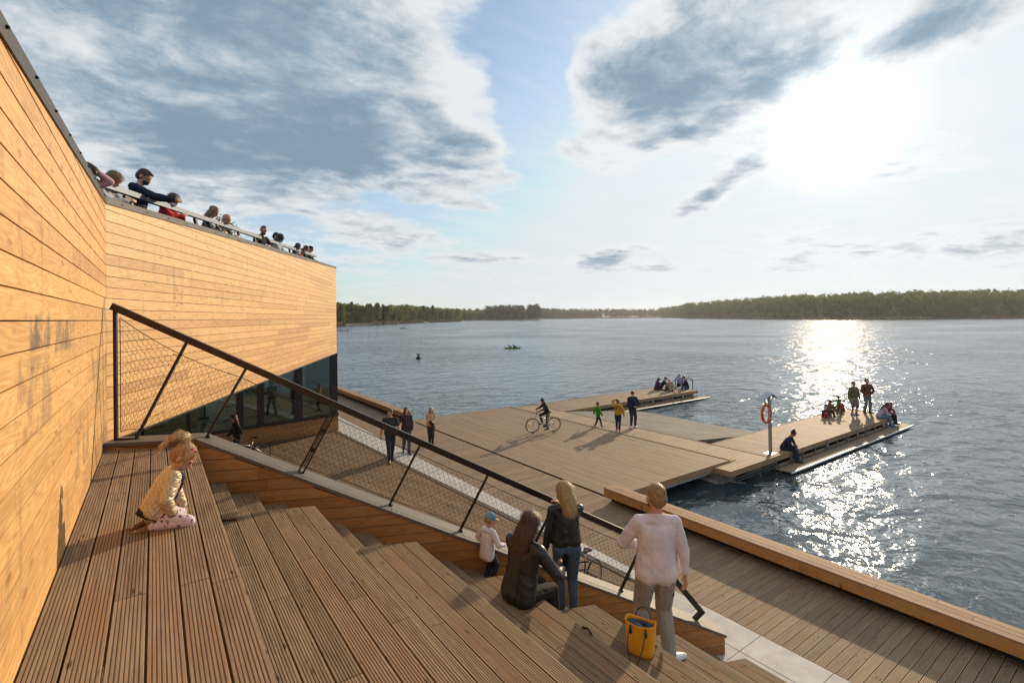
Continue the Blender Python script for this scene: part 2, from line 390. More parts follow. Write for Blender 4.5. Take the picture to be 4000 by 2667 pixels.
# ================================================================== BOARD BUILDERS
def board_fill(mb, y0, y1, x0, x1, pitch=0.158, gap=0.012, th=0.027, ng=8, zt=0.0, cut=None, start=None, rs=None, gd=0.0062, jit=0.0012):
    """boards along local x, laid side by side from y0 to y1; x0 / x1 are numbers or functions of y"""
    rs = rs or rnd
    fx0 = x0 if callable(x0) else (lambda y: x0); fx1 = x1 if callable(x1) else (lambda y: x1)
    y = y0 if start is None else start
    while y < y1 - 0.012:
        a = max(y, y0); b = min(y + pitch - gap, y1); y += pitch
        if b - a < 0.012: continue
        w = b - a; dz = rs.uniform(-jit, jit)
        prof = []
        if ng:
            k = max(1, int(round(ng * w / (pitch - gap)))); st = w / k; gw = st * 0.38
            prof.append((a, zt - 0.002))
            for i in range(k):
                c0 = a + i * st; r0 = c0 + (gw / 2 if i else 0.002); r1 = c0 + st - (gw / 2 if i < k - 1 else 0.002)
                prof.append((r0, zt)); prof.append((r1, zt))
                if i < k - 1:
                    prof.append((r1 + gw * 0.22, zt - gd)); prof.append((c0 + st + gw * 0.28, zt - gd))
            prof.append((b, zt - 0.002))
        else:
            prof = [(a, zt - 0.003), (a + 0.004, zt), (b - 0.004, zt), (b, zt - 0.003)]
        prof = prof + [(b, zt - th), (a, zt - th)]
        xa = min(fx0(a), fx0(b)) if not callable(x0) else None
        lo = min(fx0(a), fx0(b)); hi = max(fx1(a), fx1(b))
        cuts = []
        if cut:
            q = lo + rs.uniform(0.4, 1.0) * cut
            while q < hi - 0.5: cuts.append(q); q += rs.uniform(0.75, 1.15) * cut
        segs = []; s = None
        for c in cuts + [None]:
            segs.append((s, c)); s = c
        for s0, s1 in segs:
            n = len(prof)
            vs = [((fx0(p) if s0 is None else s0 + 0.0035), p, z + dz) for p, z in prof] + [((fx1(p) if s1 is None else s1 - 0.0035), p, z + dz) for p, z in prof]
            fs = [tuple(range(n)), tuple(range(2 * n - 1, n - 1, -1))] + [((i + 1) % n, i, n + i, n + (i + 1) % n) for i in range(n)]
            mb.add(vs, fs)
def place(o, loc, rz=0.0):
    o.location = loc; o.rotation_euler = (0, 0, rz); return o

# ================================================================== STEPPED SEATING
H_T, R_T, X0_T = 0.5429, 1.059, 0.4255
def yend(X): return 5.978 - 0.4067 * (X - 1.4845)
def yflank(X): return 7.55 - 0.4391 * (X - 0.43)
stair = empty('stepped_seating', (0, 0, 0))
tag(stair, 'broad stepped seating of grooved brown boards descending beside the clad wall', 'seating steps')
rz90 = PI / 2
for k in range(7):
    z = 3.8 - H_T * k; xn = X0_T + R_T * k; xb = xn - R_T if k else -0.52
    mb = MB(); rs = random.Random(20 + k)
    fend = (lambda ly: (yflank(-ly) - 0.012)) if k == 0 else (lambda ly: yend(-ly))
    # local y = -X : nosing at -xn
    board_fill(mb, -xn, -xb, -3.2 if k < 3 else -1.0, fend, zt=0.0, cut=3.6, rs=rs, start=-xn)
    place(mb.build('tread_boards', M['deck'], stair), (0, 0, z), rz90)
    mr = MB(); mr2 = MB()
    board_fill(mr, 0.0, H_T - 0.03, -3.2 if k < 3 else -1.0, yflank(xn) if k == 0 else yend(xn), pitch=0.128, gap=0.006, ng=0, th=0.02, rs=rs, cut=3.4)
    o = mr.build('riser_boards', M['deck'], stair)
    o.matrix_world = Matrix(((0, 0, 1, xn - 0.012), (1, 0, 0, 0), (0, 1, 0, z - H_T), (0, 0, 0, 1)))
    if k:
        # skewed end face of the block
        e = MB(); xa = xb + 0.0
        for q in range(4):
            z1 = z - 0.03 - q * 0.13; z0 = z1 - 0.125
            e.prism([(xa, yend(xa) - 0.03, z0), (xn - 0.02, yend(xn - 0.02) - 0.03, z0), (xn - 0.02, yend(xn - 0.02) - 0.03, z1), (xa, yend(xa) - 0.03, z1)], (0.008, 0.02, 0))
        e.build('end_boards', M['clad_old'], stair)
# narrow aisle steps along the flank wall
ms = MB()
for i in range(3, 23):
    z = 3.8 - 0.1652 * i; x1 = 0.731 + 0.3296 * (i - 3); x0 = x1 - 0.3296
    rs = random.Random(60 + i)
    sub = MB()
    board_fill(sub, -x1, -x0 + 0.0, lambda ly: yend(-ly) - 0.25, lambda ly: yflank(-ly) - 0.012, pitch=0.165, gap=0.008, ng=8, rs=rs, start=-x1, zt=z)
    ms.add(sub.v, sub.f)
    ms.box((yend(x1) - 0.25, -x1 + 0.008, z - 0.19), (yflank(x1) - 0.02, -x1 + 0.028, z - 0.03))
place(ms.build('aisle_steps', M['deck'], stair), (0, 0, 0), rz90)

# ================================================================== FLANK WALL WITH COPING
F0 = Vector((0.43, 7.55, 0)); F1 = Vector((7.33, 4.52, 0)); FD = (F1 - F0); FL = FD.length; FD.normalize()
FO = Vector((0.4021, 0.9156, 0))            # towards the far side
S0, S1 = -1.045, 7.58                       # along the wall: against the clad wall .. low end
def captop(s): return 3.885 if s < 0 else 3.885 - 0.4705 * s
def FP(s, o, z): return F0 + FD * s + FO * o + Vector((0, 0, z))
fw = empty('flank_wall', tuple(F0)); fw.location = (0, 0, 0)
tag(fw, 'sloping brown board parapet with a wide grey metal coping beside the steps', 'parapet wall')
def clip_poly(poly, f):
    out = []
    for i in range(len(poly)):
        a, b = poly[i], poly[(i + 1) % len(poly)]; fa, fb = f(a), f(b)
        if fa >= 0: out.append(a)
        if (fa >= 0) != (fb >= 0):
            t = fa / (fa - fb); out.append((a[0] + (b[0] - a[0]) * t, a[1] + (b[1] - a[1]) * t))
    return out
def lap_boards(x0, x1, z0, z1, course=0.15, cut=3.0, keep=None, rs=None, th=0.018, lean=0.002, zs=None, gap=0.0075):
    """lapped horizontal boards in the local x-z plane facing -y"""
    mb = MB(); rs = rs or rnd
    n0 = int(math.floor(z0 / course)); n1 = int(math.ceil(z1 / course))
    for c in range(n0, n1):
        a = c * course; b = a + course
        xs = [x0]; q = x0 + rs.uniform(0.3, 1.0) * cut
        while q < x1 - 0.4: xs.append(q); q += rs.uniform(0.7, 1.25) * cut
        xs.append(x1)
        for i in range(len(xs) - 1):
            poly = [(xs[i] + 0.0012, max(a + gap, z0)), (xs[i + 1] - 0.0012, max(a + gap, z0)), (xs[i + 1] - 0.0012, min(b, z1)), (xs[i] + 0.0012, min(b, z1))]
            for f in (keep or []): 
                poly = clip_poly(poly, f)
                if len(poly) < 3: break
            if len(poly) < 3: continue
            fr = [(p[0], -th - lean * (1 - (p[1] - a) / course), p[1]) for p in poly]; bk = [(p[0], 0.0, p[1]) for p in poly]; n = len(fr)
            mb.add(fr + bk, [tuple(range(n)), tuple(range(2 * n - 1, n - 1, -1))] + [((k + 1) % n, k, n + k, n + (k + 1) % n) for k in range(n)])
    return mb
fang = math.atan2(FD.y, FD.x)
lb = lap_boards(S0, S1, 0.0, 4.0, 0.15, 2.6, [lambda p: captop(p[0]) - 0.03 - p[1]], random.Random(5), 0.016, 0.004)
place(lb.build('board_facing', M['clad_old'], fw), (F0.x, F0.y, 0), fang)
core = MB()
core.prism([FP(S0, 0.02, 0), FP(S1 - 0.02, 0.02, 0), FP(S1 - 0.02, 0.02, captop(S1) - 0.04), FP(0, 0.02, captop(0) - 0.04), FP(S0, 0.02, captop(S0) - 0.04)], FO * 0.29)
core.build('core', M['clad_old'], fw)
eb = MB()
for q in range(3):
    eb.obox(FP(S1 - 0.019, 0.0, 0.004 + q * 0.105), FD * 0.02, FO * 0.32, (0, 0, 0.098))
eb.build('end_boards', M['clad_old'], fw)
cuts = [S0, 0.0, 0.09, 1.25, 2.42, 3.43, 4.55, 6.15, 7.26, S1 + 0.03]
for a, b in zip(cuts[:-1], cuts[1:]):
    c = MB(); a2 = a + 0.0025; b2 = b - 0.0025
    pl_ = [FP(a2, -0.028, captop(a2 if a2 > 0 else a)), FP(b2, -0.028, captop(b2 if a >= 0 else -1)), FP(b2, 0.335, captop(b2 if a >= 0 else -1)), FP(a2, 0.335, captop(a2 if a2 > 0 else a))]
    if a >= 0 and a < 0.01: pl_[0].z = pl_[3].z = captop(0)
    c.prism(pl_, (0, 0, -0.006))
    for o in (-0.028, 0.33):
        c.prism([FP(a2, o, pl_[0].z - 0.006), FP(b2, o, pl_[1].z - 0.006), FP(b2, o, pl_[1].z - 0.045), FP(a2, o, pl_[0].z - 0.045)], FO * 0.004)
    c.build('coping', M['cap'], fw)

# ================================================================== BALUSTRADE ON THE FLANK WALL
rail = empty('balustrade', (0, 0, 0))
tag(rail, 'dark steel balustrade with leaning posts and wire net above the sloping parapet', 'balustrade')
RO = 0.17
sl = math.atan(0.4705); UP = Vector((FD.x * math.sin(sl), FD.y * math.sin(sl), math.cos(sl))); DN = Vector((FD.x * math.cos(sl), FD.y * math.cos(sl), -math.sin(sl)))
def rtop(s): return 5.115 - 0.5105 * s            # top face of the handrail
def rail_bar(name, a, b, w=0.048, h=0.086):
    m_ = MB(); t = (b - a).normalized(); side = FO; up = side.cross(t); 
    if up.z < 0: up = -up
    m_.obox(a - side * w / 2 - up * h, side * w, b - a, up * h)
    return m_.build(name, M['rail'], rail)
rail_bar('handrail', FP(-1.0, RO, rtop(-1.0)), FP(1.665, RO, rtop(1.665)))
rail_bar('handrail', FP(1.675, RO, rtop(1.675)), FP(6.30, RO, rtop(6.30)))
rail_bar('handrail', FP(6.27, RO, rtop(6.30) + 0.01), FP(7.30, RO, 0.66), 0.052, 0.085)
rail_bar('foot', FP(7.30, RO, 0.66), FP(7.13, RO, captop(7.13)), 0.052, 0.07)
p = MB(); p.obox(FP(-1.0, RO - 0.02, 3.885), FD * 0.036, FO * 0.04, (0, 0, rtop(-1.0) - 3.885 - 0.09)); p.build('upright', M['rail'], rail)
p = MB(); p.obox(FP(-0.99, RO - 0.026, 3.885), FD * 0.26, FO * 0.05, (0, 0, 0.02)); p.build('foot_plate', M['rail'], rail)
pairs = [(-0.76, 3.885, -0.17, None), (0.06, None, 0.54, None), (1.22, None, 1.67, None), (2.39, None, 2.82, None), (3.38, None, 3.80, None), (4.40, None, 4.82, None), (5.88, None, 6.26, None)]
nodes = []
for j, (sb, zb, st, zt_) in enumerate(pairs):
    zb = captop(sb) if zb is None else zb; zt_ = rtop(st) - 0.10
    a, b = FP(sb, RO, zb), FP(st, RO, zt_)
    m_ = MB()
    if j == 2:
        for dd in (-0.032, 0.032): m_.bar(a + DN * dd, b + DN * dd, 0.05, 0.022, DN)
        for t in (0.32, 0.62): 
            m_.bar(a.lerp(b, t), a.lerp(b, t + 0.06), 0.045, 0.07, DN)
    else:
        m_.bar(a, b, 0.05, 0.026, DN)
    m_.box((a.x - 0.035, a.y - 0.035, a.z - 0.01), (a.x + 0.035, a.y + 0.035, a.z + 0.012))
    m_.build('post', M['rail'], rail)
    nodes.append((a, b))
# wire net panels: cables round the edge and hexagonal meshes that sag a little
def net_panel(bl, br, tr, tl, nu, nv, parent, wr=0.0023, sag=0.06, seed=1, cable=0.005, wave=1.0, mt='wire'):
    """bl,br,tr,tl corners; nu cells along, nv rows"""
    m_ = MB(); rs = random.Random(seed)
    def Pt(u, v):
        # catenary edges: pull top and bottom towards the middle
        vv = v * (1 - 2 * 0.0) ; k = sag * 4 * u * (1 - u)
        vv = k + v * (1 - 2 * k)
        k2 = sag * 0.7 * 4 * v * (1 - v); uu = k2 * 0.5 + u * (1 - k2)
        a = bl.lerp(br, uu); b = tl.lerp(tr, uu)
        return a.lerp(b, vv)
    for r in range(nv):
        pts = []
        for i in range(nu * 4 + 1):
            u = i / (nu * 4); ph = (i + (2 if r % 2 else 0)) % 4
            off = (-0.5, -0.5, 0.5, 0.5)[ph]
            v = (r + 0.5 + off * 0.98 * wave) / nv
            pts.append(Pt(u, min(max(v, 0), 1)))
        m_.tube(pts, wr, 3, caps=False)
    for e0, e1 in (((0, 0), (1, 0)), ((0, 1), (1, 1)), ((0, 0), (0, 1)), ((1, 0), (1, 1))):
        m_.tube([Pt(e0[0] + (e1[0] - e0[0]) * t / 16, e0[1] + (e1[1] - e0[1]) * t / 16) for t in range(17)], cable, 5)
    return m_.build('wire_net', M[mt], parent)
def lerp2(n, t): return n[0].lerp(n[1], t)
up0 = (FP(-0.93, RO, 3.98), FP(-0.93, RO, 5.44))
seq = [up0] + nodes
for j in range(len(seq) - 1):
    A, B = seq[j], seq[j + 1]
    lo_a = A[0] if j == 0 else lerp2(A, 0.09); hi_a = A[1] if j == 0 else lerp2(A, 0.88)
    lo_b = lerp2(B, 0.09); hi_b = lerp2(B, 0.88)
    Ln = ((hi_a - hi_b).length + (lo_a - lo_b).length) / 2; Hn = ((hi_a - lo_a).length + (hi_b - lo_b).length) / 2
    net_panel(lo_a, lo_b, hi_b, hi_a, max(3, int(Ln / 0.080)), max(4, int(Hn / 0.045)), rail, seed=j, sag=0.018)

# ================================================================== MAIN BUILDING
bld = empty('lakeside_building', (0, 0, 0))
tag(bld, 'timber clad building with a glazed ground floor and roof terrace by the lake', 'building')
XA = -0.52
def ztopA(y): return 6.44 + 0.068 * (y + 0.5) if y < 8.63 else 7.03
C0 = Vector((-0.52, 8.63, 0)); C1 = Vector((7.15, 24.45, 0)); BD = (C1 - C0); BL = BD.length; BD.normalize(); BN = Vector((BD.y, -BD.x, 0))
def ztopB(s): return 7.03 + 0.0486 * s
# wall A : local x = world Y, faces +X  -> rotate so that -y_local = +X : x_local = +Y  (rz = 90)
la = lap_boards(-3.0, 8.62, 3.0, 7.1, 0.15, 4.2, [lambda p: ztopA(p[0]) - p[1]], random.Random(11))
o = la.build('clad_wall', M['clad_a'], bld); place(o, (XA - 0.02, 0, 0), PI / 2)
bang = math.atan2(BD.y, BD.x)
lbb = lap_boards(0.0, BL, 3.77, 8.0, 0.15, 4.4, [lambda p: ztopB(p[0]) - p[1]], random.Random(12))
o = lbb.build('clad_wall', M['clad'], bld); place(o, tuple(C0 - BN * 0.02), bang)
# backing volume of the upper storey (roof terrace floor, hidden faces)
vol = MB()
bk = [(-0.56, -3.0), (-0.56, 8.66), (C1.x - 0.03, C1.y + 0.02), (4.4, 42.0), (-14, 42.0), (-14, -3.0)]
vol.prism([(x, y, 3.80) for x, y in bk], (0, 0, 2.55))
vol.build('upper_storey', M['trim'], bld)
# parapet backing + grey trims
pb = MB()
pb.prism([(XA - 0.03, -3.0, 6.2), (XA - 0.03, 8.64, 6.2), (XA - 0.03, 8.64, ztopA(8.63) - 0.005), (XA - 0.03, -3, ztopA(-3) - 0.005)], (-0.16, 0, 0))
pb.prism([tuple(C0 - BN * 0.03 + Vector((0, 0, 6.2))), tuple(C1 - BN * 0.03 + Vector((0, 0, 6.2))), tuple(C1 - BN * 0.03 + Vector((0, 0, ztopB(BL) - 0.005))), tuple(C0 - BN * 0.03 + Vector((0, 0, ztopB(0) - 0.005)))], -BN * 0.16)
pb.build('parapet', M['trim'], bld)
tr = MB()
def trimA(y0, y1):
    for (x, w, dz0, dz1) in ((XA + 0.012, 0.014, -0.055, 0.03),):
        tr.prism([(x, y0, ztopA(y0) + dz0), (x, y1, ztopA(y1) + dz0), (x, y1, ztopA(y1) + dz1), (x, y0, ztopA(y0) + dz1)], (-w, 0, 0))
    tr.prism([(XA + 0.012, y0, ztopA(y0) + 0.03), (XA + 0.012, y1, ztopA(y1) + 0.03), (XA - 0.21, y1, ztopA(y1) + 0.03), (XA - 0.21, y0, ztopA(y0) + 0.03)], (0, 0, 0.006))
trimA(-3.0, 8.66)
q0, q1 = C0 + BN * 0.014 - BD * 0.01, C1 + BN * 0.014 + BD * 0.03
for dz0, dz1 in ((-0.055, 0.03),):
    tr.prism([q0 + Vector((0, 0, ztopB(0) + dz0)), q1 + Vector((0, 0, ztopB(BL) + dz0)), q1 + Vector((0, 0, ztopB(BL) + dz1)), q0 + Vector((0, 0, ztopB(0) + dz1))], -BN * 0.014)
tr.prism([q0 + Vector((0, 0, ztopB(0) + 0.03)), q1 + Vector((0, 0, ztopB(BL) + 0.03)), q1 - BN * 0.22 + Vector((0, 0, ztopB(BL) + 0.03)), q0 - BN * 0.22 + Vector((0, 0, ztopB(0) + 0.03))], (0, 0, 0.006))
tr.build('parapet_flashing', M['trim'], bld)
def screw(x, y, z):
    m_ = MB(); m_.ell((x, y, z), (0.010, 0.010, 0.010), 6, 4); m_.build('screw', M['black'], bld)
for i in range(14):
    y = -0.3 + i * 0.66; screw(XA + 0.018, y, ztopA(y) - 0.012)
for i in range(27):
    s = 0.35 + i * 0.64; c = C0 + BD * s + BN * 0.02; screw(c.x, c.y, ztopB(s) - 0.012)
ft = MB(); ft.prism([C0 + BN * 0.03 + Vector((0, 0, 3.77)), C1 + BN * 0.03 + Vector((0, 0, 3.77)), C1 + BN * 0.03 + Vector((0, 0, 3.745)), C0 + BN * 0.03 + Vector((0, 0, 3.745))], -BN * 0.25)
ft.build('soffit_edge', M['black'], bld)
# glazed ground floor
GC = Vector((7.18, 24.5, 0)); GU = Vector((-0.9887, -0.149, 0)).normalized(); GE = Vector((-0.149, 0.9887, 0)).normalized()
GN = -GE; GEN = -GU
t = mat('facade_glass')
gl = t.new('ShaderNodeBsdfGlossy'); gl.inputs['Roughness'].default_value = 0.01; gl.inputs['Color'].default_value = (0.9, 0.95, 0.93, 1)
tp = t.new('ShaderNodeBsdfTransparent'); tp.inputs['Color'].default_value = (0.42, 0.55, 0.51, 1)
fr = t.new('ShaderNodeFresnel'); fr.inputs['IOR'].default_value = 1.5
mx = t.new('ShaderNodeMixShader'); t.put(mx.inputs[0], t.m('ADD', t.m('MULTIPLY', fr.outputs[0], 1.5), 0.05, clamp=True)); t.l.new(tp.outputs[0], mx.inputs[1]); t.l.new(gl.outputs[0], mx.inputs[2])
t.l.new(mx.outputs[0], t.o.inputs[0]); M['glass'] = t.mat
def facade(name_prefix, org, u, n, L, mull, w=0.09, wide=()):
    pane = MB(); pane.obox(org + Vector((0, 0, 0.88)), u * L, Vector((0, 0, 2.87)), -n * 0.012); pane.build('window_pane', M['glass'], bld)
    for s, ww in mull:
        m_ = MB(); m_.obox(org + u * s + n * 0.03 + Vector((0, 0, 0.8)), u * ww, -n * 0.14, Vector((0, 0, 2.95))); m_.build('mullion', M['black'], bld)
    sill = MB(); sill.obox(org + n * 0.07 + Vector((0, 0, 0.72)), u * L, -n * 0.25, Vector((0, 0, 0.14))); sill.build('window_sill', M['black'], bld)
    head = MB(); head.obox(org + n * 0.04 + Vector((0, 0, 3.60)), u * L, -n * 0.2, Vector((0, 0, 0.145))); head.build('window_head', M['trim'], bld)
facade('south', GC, GU, GN, 9.0, [(0.0, 0.36), (1.68, 0.35), (3.34, 0.27), (4.17, 0.25), (6.1, 0.13), (7.6, 0.13)])
facade('east', GC + GE * 0.02, GE, GEN, 17.0, [(2.97, 0.12), (5.4, 0.1), (7.81, 0.12), (11.0, 0.12), (14.0, 0.12)])
pln = lap_boards(0.0, 9.0, 0.0, 0.72, 0.15, 2.2, None, random.Random(3), 0.016, 0.004)
o = pln.build('plinth_boards', M['clad_old'], bld)
o.matrix_world = Matrix.Translation(GC + GU * 9.0 + GN * 0.02) @ Matrix.Rotation(math.atan2(-GU.y, -GU.x), 4, 'Z')
pln = lap_boards(0.0, 17.0, 0.0, 0.72, 0.15, 2.2, None, random.Random(4), 0.016, 0.004)
o = pln.build('plinth_boards', M['clad_old'], bld)
o.matrix_world = Matrix.Translation(GC + GEN * 0.02) @ Matrix.Rotation(math.atan2(GE.y, GE.x), 4, 'Z')
inn = MB()
a = GC - GN * 0.2 - GEN * 0.2; 
inn.prism([a + Vector((0, 0, 0.80)), a + GU * 14 + Vector((0, 0, 0.80)), a + GU * 14 + GE * 17 + Vector((0, 0, 0.80)), a + GE * 17 + Vector((0, 0, 0.80))], (0, 0, -0.1))
inn.build('interior_floor', M['floor_in'], bld)
inn = MB(); inn.obox(a + GU * 8.4 + Vector((0, 0, 0.8)), GU * 0.2, GE * 17, Vector((0, 0, 2.95))); inn.obox(a + GE * 11.5 + GU * 3.0 + Vector((0, 0, 0.8)), GU * 6, GE * 0.2, Vector((0, 0, 2.95)))
inn.build('interior_wall', M['ceil_in'], bld)
for (s, e_) in ((2.1, 2.6), (4.6, 3.4), (3.0, 6.0), (6.2, 5.5)):
    inn = MB(); c = a + GU * s + GE * e_; inn.box((c.x - 0.4, c.y - 0.4, 1.52), (c.x + 0.4, c.y + 0.4, 1.56)); inn.tube([(c.x, c.y, 0.8), (c.x, c.y, 1.52)], 0.03, 8); inn.tube([(c.x, c.y, 0.80), (c.x, c.y, 0.82)], 0.22, 12); inn.build('interior_table', M['ceil_in'], bld)

# ================================================================== ROOF TERRACE RAILING
rr = empty('roof_railing', (0, 0, 0))
tag(rr, 'steel railing with leaning posts and rope net along the roof edge', 'railing')
def RP(s, o, z): return C0 + BD * s - BN * o + Vector((0, 0, z))
def rz_(s): return 7.36 + 0.049 * s
hb = MB(); hb.obox(RP(-0.1, 0.42, rz_(-0.1) - 0.02), BD * 15.4 + Vector((0, 0, 0.049 * 15.4)), -BN * 0.09, Vector((0, 0, 0.085)))
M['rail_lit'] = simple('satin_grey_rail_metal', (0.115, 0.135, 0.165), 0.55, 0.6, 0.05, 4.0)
hb.build('handrail', M['rail_lit'], rr)
for i in range(13):
    s = 0.25 + i * 1.22
    m_ = MB(); b = RP(s + 0.40, 0.42, ztopB(s) - 0.75); a = RP(s - 0.12, 0.48, rz_(s) - 0.03)
    m_.bar(b, a, 0.05, 0.085, BD); m_.build('post', M['rail'], rr)
M['rope'] = simple('pale_rope_net', (0.42, 0.36, 0.26), 0.8, 0.0, 0.1, 20.0)
for i in range(12):
    s = 0.25 + i * 1.22
    net_panel(RP(s + 0.34, 0.44, ztopB(s) - 0.62), RP(s + 1.56, 0.44, ztopB(s + 1.2) - 0.62), RP(s + 1.18, 0.44, rz_(s + 1.2) - 0.17), RP(s - 0.04, 0.44, rz_(s) - 0.17), 14, 15, rr, wr=0.003, sag=0.03, seed=i + 50, cable=0.008, mt='rope')

# ================================================================== GROUND, BOARDWALK, PAVERS
g = MB(); g.prism([(-60, -40, -0.10), (11.30, -40, -0.10), (11.30, 80, -0.10), (-60, 80, -0.10)], (0, 0, -0.9))
M['concrete'] = simple('grey_concrete', (0.24, 0.225, 0.205), 0.8, 0.0, 0.15, 2.5, bmp=0.002, bscale=60)
tag(g.build('quay', M['concrete']), kind='structure')
rs = random.Random(77)
# boardwalk: boards run across (along X); local x = world X
bw = MB(); board_fill(bw, -4.0, 60.0, 8.295, 10.95, zt=0.0, ng=8, rs=rs, cut=9.0, start=-4.0)
ob = bw.build('boardwalk', M['deck_far']); tag(ob, kind='structure')
# terrace between the building and the pavers
tz = MB(); board_fill(tz, -7.2, 6.2, -7.0, 17.2, zt=0.0, ng=7, rs=rs, cut=3.8)
tdir = math.atan2(GE.y, GE.x)
o = tz.build('terrace_deck', M['deck']); tag(o, kind='structure')
o.matrix_world = Matrix.Translation(Vector((3.4, 8.3, -0.004)) ) @ Matrix.Rotation(tdir, 4, 'Z')
# clip the terrace to the west of the drain: cut with a bisect
bmx = bmesh.new(); bmx.from_mesh(o.data)
inv = o.matrix_world.inverted()
drn = lambda y: 7.02 + (24.0 - y) * 0.0495
pA = Vector((drn(24.0), 24.0, 0)); pB = Vector((drn(6.0), 6.0, 0)); dn = (pB - pA).normalized(); nn = Vector((-dn.y, dn.x, 0))
if nn.x < 0: nn = -nn
nl = inv.to_3x3() @ nn; pl0 = inv @ pA
bmesh.ops.bisect_plane(bmx, geom=bmx.verts[:] + bmx.edges[:] + bmx.faces[:], plane_co=pl0, plane_no=nl, clear_outer=True)
bmx.to_mesh(o.data); bmx.free()
# pavers
t = mat('stone_pavers'); co = objco(t)
n_ = t.noise(co, 3.0, 5.0, 0.6); n2_ = t.noise(co, 90.0, 3.0, 0.6)
c = t.mix(t.sm(n_, 0.3, 0.7), (0.42, 0.395, 0.36), (0.54, 0.515, 0.475)); c = t.mix(t.m('MULTIPLY', t.sm(n2_, 0.45, 0.7), 0.35), c, (0.30, 0.28, 0.26))
c = t.mix(1.0, c, t.ramp(island(t), [(0, 0.93), (0.5, 1.0), (1.0, 1.05)]), 'MULTIPLY')
t.put(t.b.inputs['Base Color'], c); t.b.inputs['Roughness'].default_value = 0.75; bump(t, n2_, 0.0015); M['paver'] = t.mat
pv = MB(); y = -3.35
while y < 60:
    for x0, x1 in ((7.625, 8.286), (6.30, 7.617)) if y < 6.0 else ((7.12 + max(0, (24 - y)) * 0.0495 + 0.0, 8.286),):
        x0b = x0
        pv.box((x0b + 0.004, y + 0.004, -0.09), (x1 - 0.004, y + 1.10, 0.002))
    y += 1.106
tag(pv.build('stone_paving', M['paver']), kind='structure')
dr = MB(); dr.prism([(drn(24.5) + 0.0, 24.5, -0.05), (drn(24.5) + 0.16, 24.5, -0.05), (drn(7.0) + 0.19, 7.0, -0.05), (drn(7.0) + 0.03, 7.0, -0.05)], (0, 0, 0.058))
t = mat('dark_drain_gravel'); co = objco(t); vo = t.new('ShaderNodeTexVoronoi'); vo.inputs['Scale'].default_value = 38.0; t.put(vo.inputs['Vector'], co)
t.put(t.b.inputs['Base Color'], t.mix(vo.outputs['Distance'], (0.17, 0.13, 0.10), (0.03, 0.025, 0.02))); t.b.inputs['Roughness'].default_value = 0.9; bump(t, vo.outputs['Distance'], 0.01); M['drain'] = t.mat
tag(dr.build('drain_channel', M['drain']), kind='structure')

# ================================================================== BENCHES ALONG THE QUAY
def quay_bench(y0, y1, label, rs):
    b = empty('quay_bench', (10.8, (y0 + y1) / 2, 0)); tag(b, label, 'bench', 'long timber benches on the quay edge')
    L = y1 - y0; cy = (y0 + y1) / 2
    m_ = MB(); board_fill(m_, 0.0, 0.462, -L / 2, L / 2, pitch=0.154, gap=0.006, th=0.035, ng=0, rs=rs, cut=3.1, zt=0.45, jit=0.0008)
    o = m_.build('seat_boards', M['bench'], b); o.location = (10.56 + 0.462 - 10.8, 0, 0); o.rotation_euler = (0, 0, PI / 2)
    m_ = MB(); q = -L / 2
    while q < L / 2:
        e = min(q + 3.6, L / 2); m_.box((q + 0.002, -0.014, 0.205), (e - 0.002, 0.014, 0.412)); q = e
    o = m_.build('fascia', M['fascia'], b); o.location = (10.585 - 10.8, 0, 0); o.rotation_euler = (0, 0, PI / 2)
    m_ = MB(); m_.box((-L / 2, -0.014, -0.35), (L / 2, 0.014, 0.412)); o = m_.build('fascia', M['fascia'], b); o.location = (11.0 - 10.8, 0, 0); o.rotation_euler = (0, 0, PI / 2)
    m_ = MB(); m_.box((10.87 - 10.8, -L / 2 + 0.02, -0.09), (10.98 - 10.8, L / 2 - 0.02, 0.41)); 
    m_.box((10.60 - 10.8, -L / 2 + 0.02, 0.215), (10.87 - 10.8, L / 2 - 0.02, 0.24)); m_.build('plinth', M['toe'], b)
    for e in (-L / 2 - 0.0, L / 2 - 0.02):
        m_ = MB(); m_.box((10.60 - 10.8, e, 0.205), (10.99 - 10.8, e + 0.02, 0.412)); m_.build('end_panel', M['fascia'], b)
    return b
quay_bench(-6.0, 10.20, 'long timber bench on a black plinth along the quay edge, its end by the gangway', random.Random(8))
quay_bench(24.55, 62.0, 'farther timber bench along the quay edge beyond the walking couple', random.Random(9))

# ================================================================== GANGWAY AND PONTOONS
gw = empty('gangway_deck', (11.35, 17.4, 0)); tag(gw, 'wide sloping timber gangway deck between quay and pontoons', 'gangway')
GWL = 6.05; gws = -0.035 / 6.05
gb = MB(); board_fill(gb, 0.0, GWL, 0.0, 14.1, zt=0.0, ng=0, pitch=0.125, gap=0.004, rs=random.Random(31), cut=4.7, jit=0.0015)
o = gb.build('deck_boards', M['pontoon'], gw); o.location = (GWL, 10.38 - 17.4, 0.012); o.rotation_euler = (0, 0, PI / 2)
m_ = MB(); m_.box((0.0, -7.06, -0.20), (GWL + 0.0, -7.02, 0.02)); m_.build('edge_beam', M['bench'], gw)
m_ = MB(); m_.box((0.0, 7.06, -0.20), (GWL, 7.10, 0.02)); m_.build('edge_beam', M['bench'], gw)
m_ = MB(); m_.box((0.0, -7.055, -0.27), (GWL, -6.98, -0.205)); m_.box((0, -6.9, -0.3), (0.1, 7.0, -0.03)); m_.box((GWL - 0.1, -6.9, -0.3), (GWL, 7.0, -0.03))
for q in range(5): m_.box((0.1, -5.6 + q * 2.8, -0.28), (GWL - 0.1, -5.52 + q * 2.8, -0.03))
m_.build('steel_beam', M['galv'], gw)
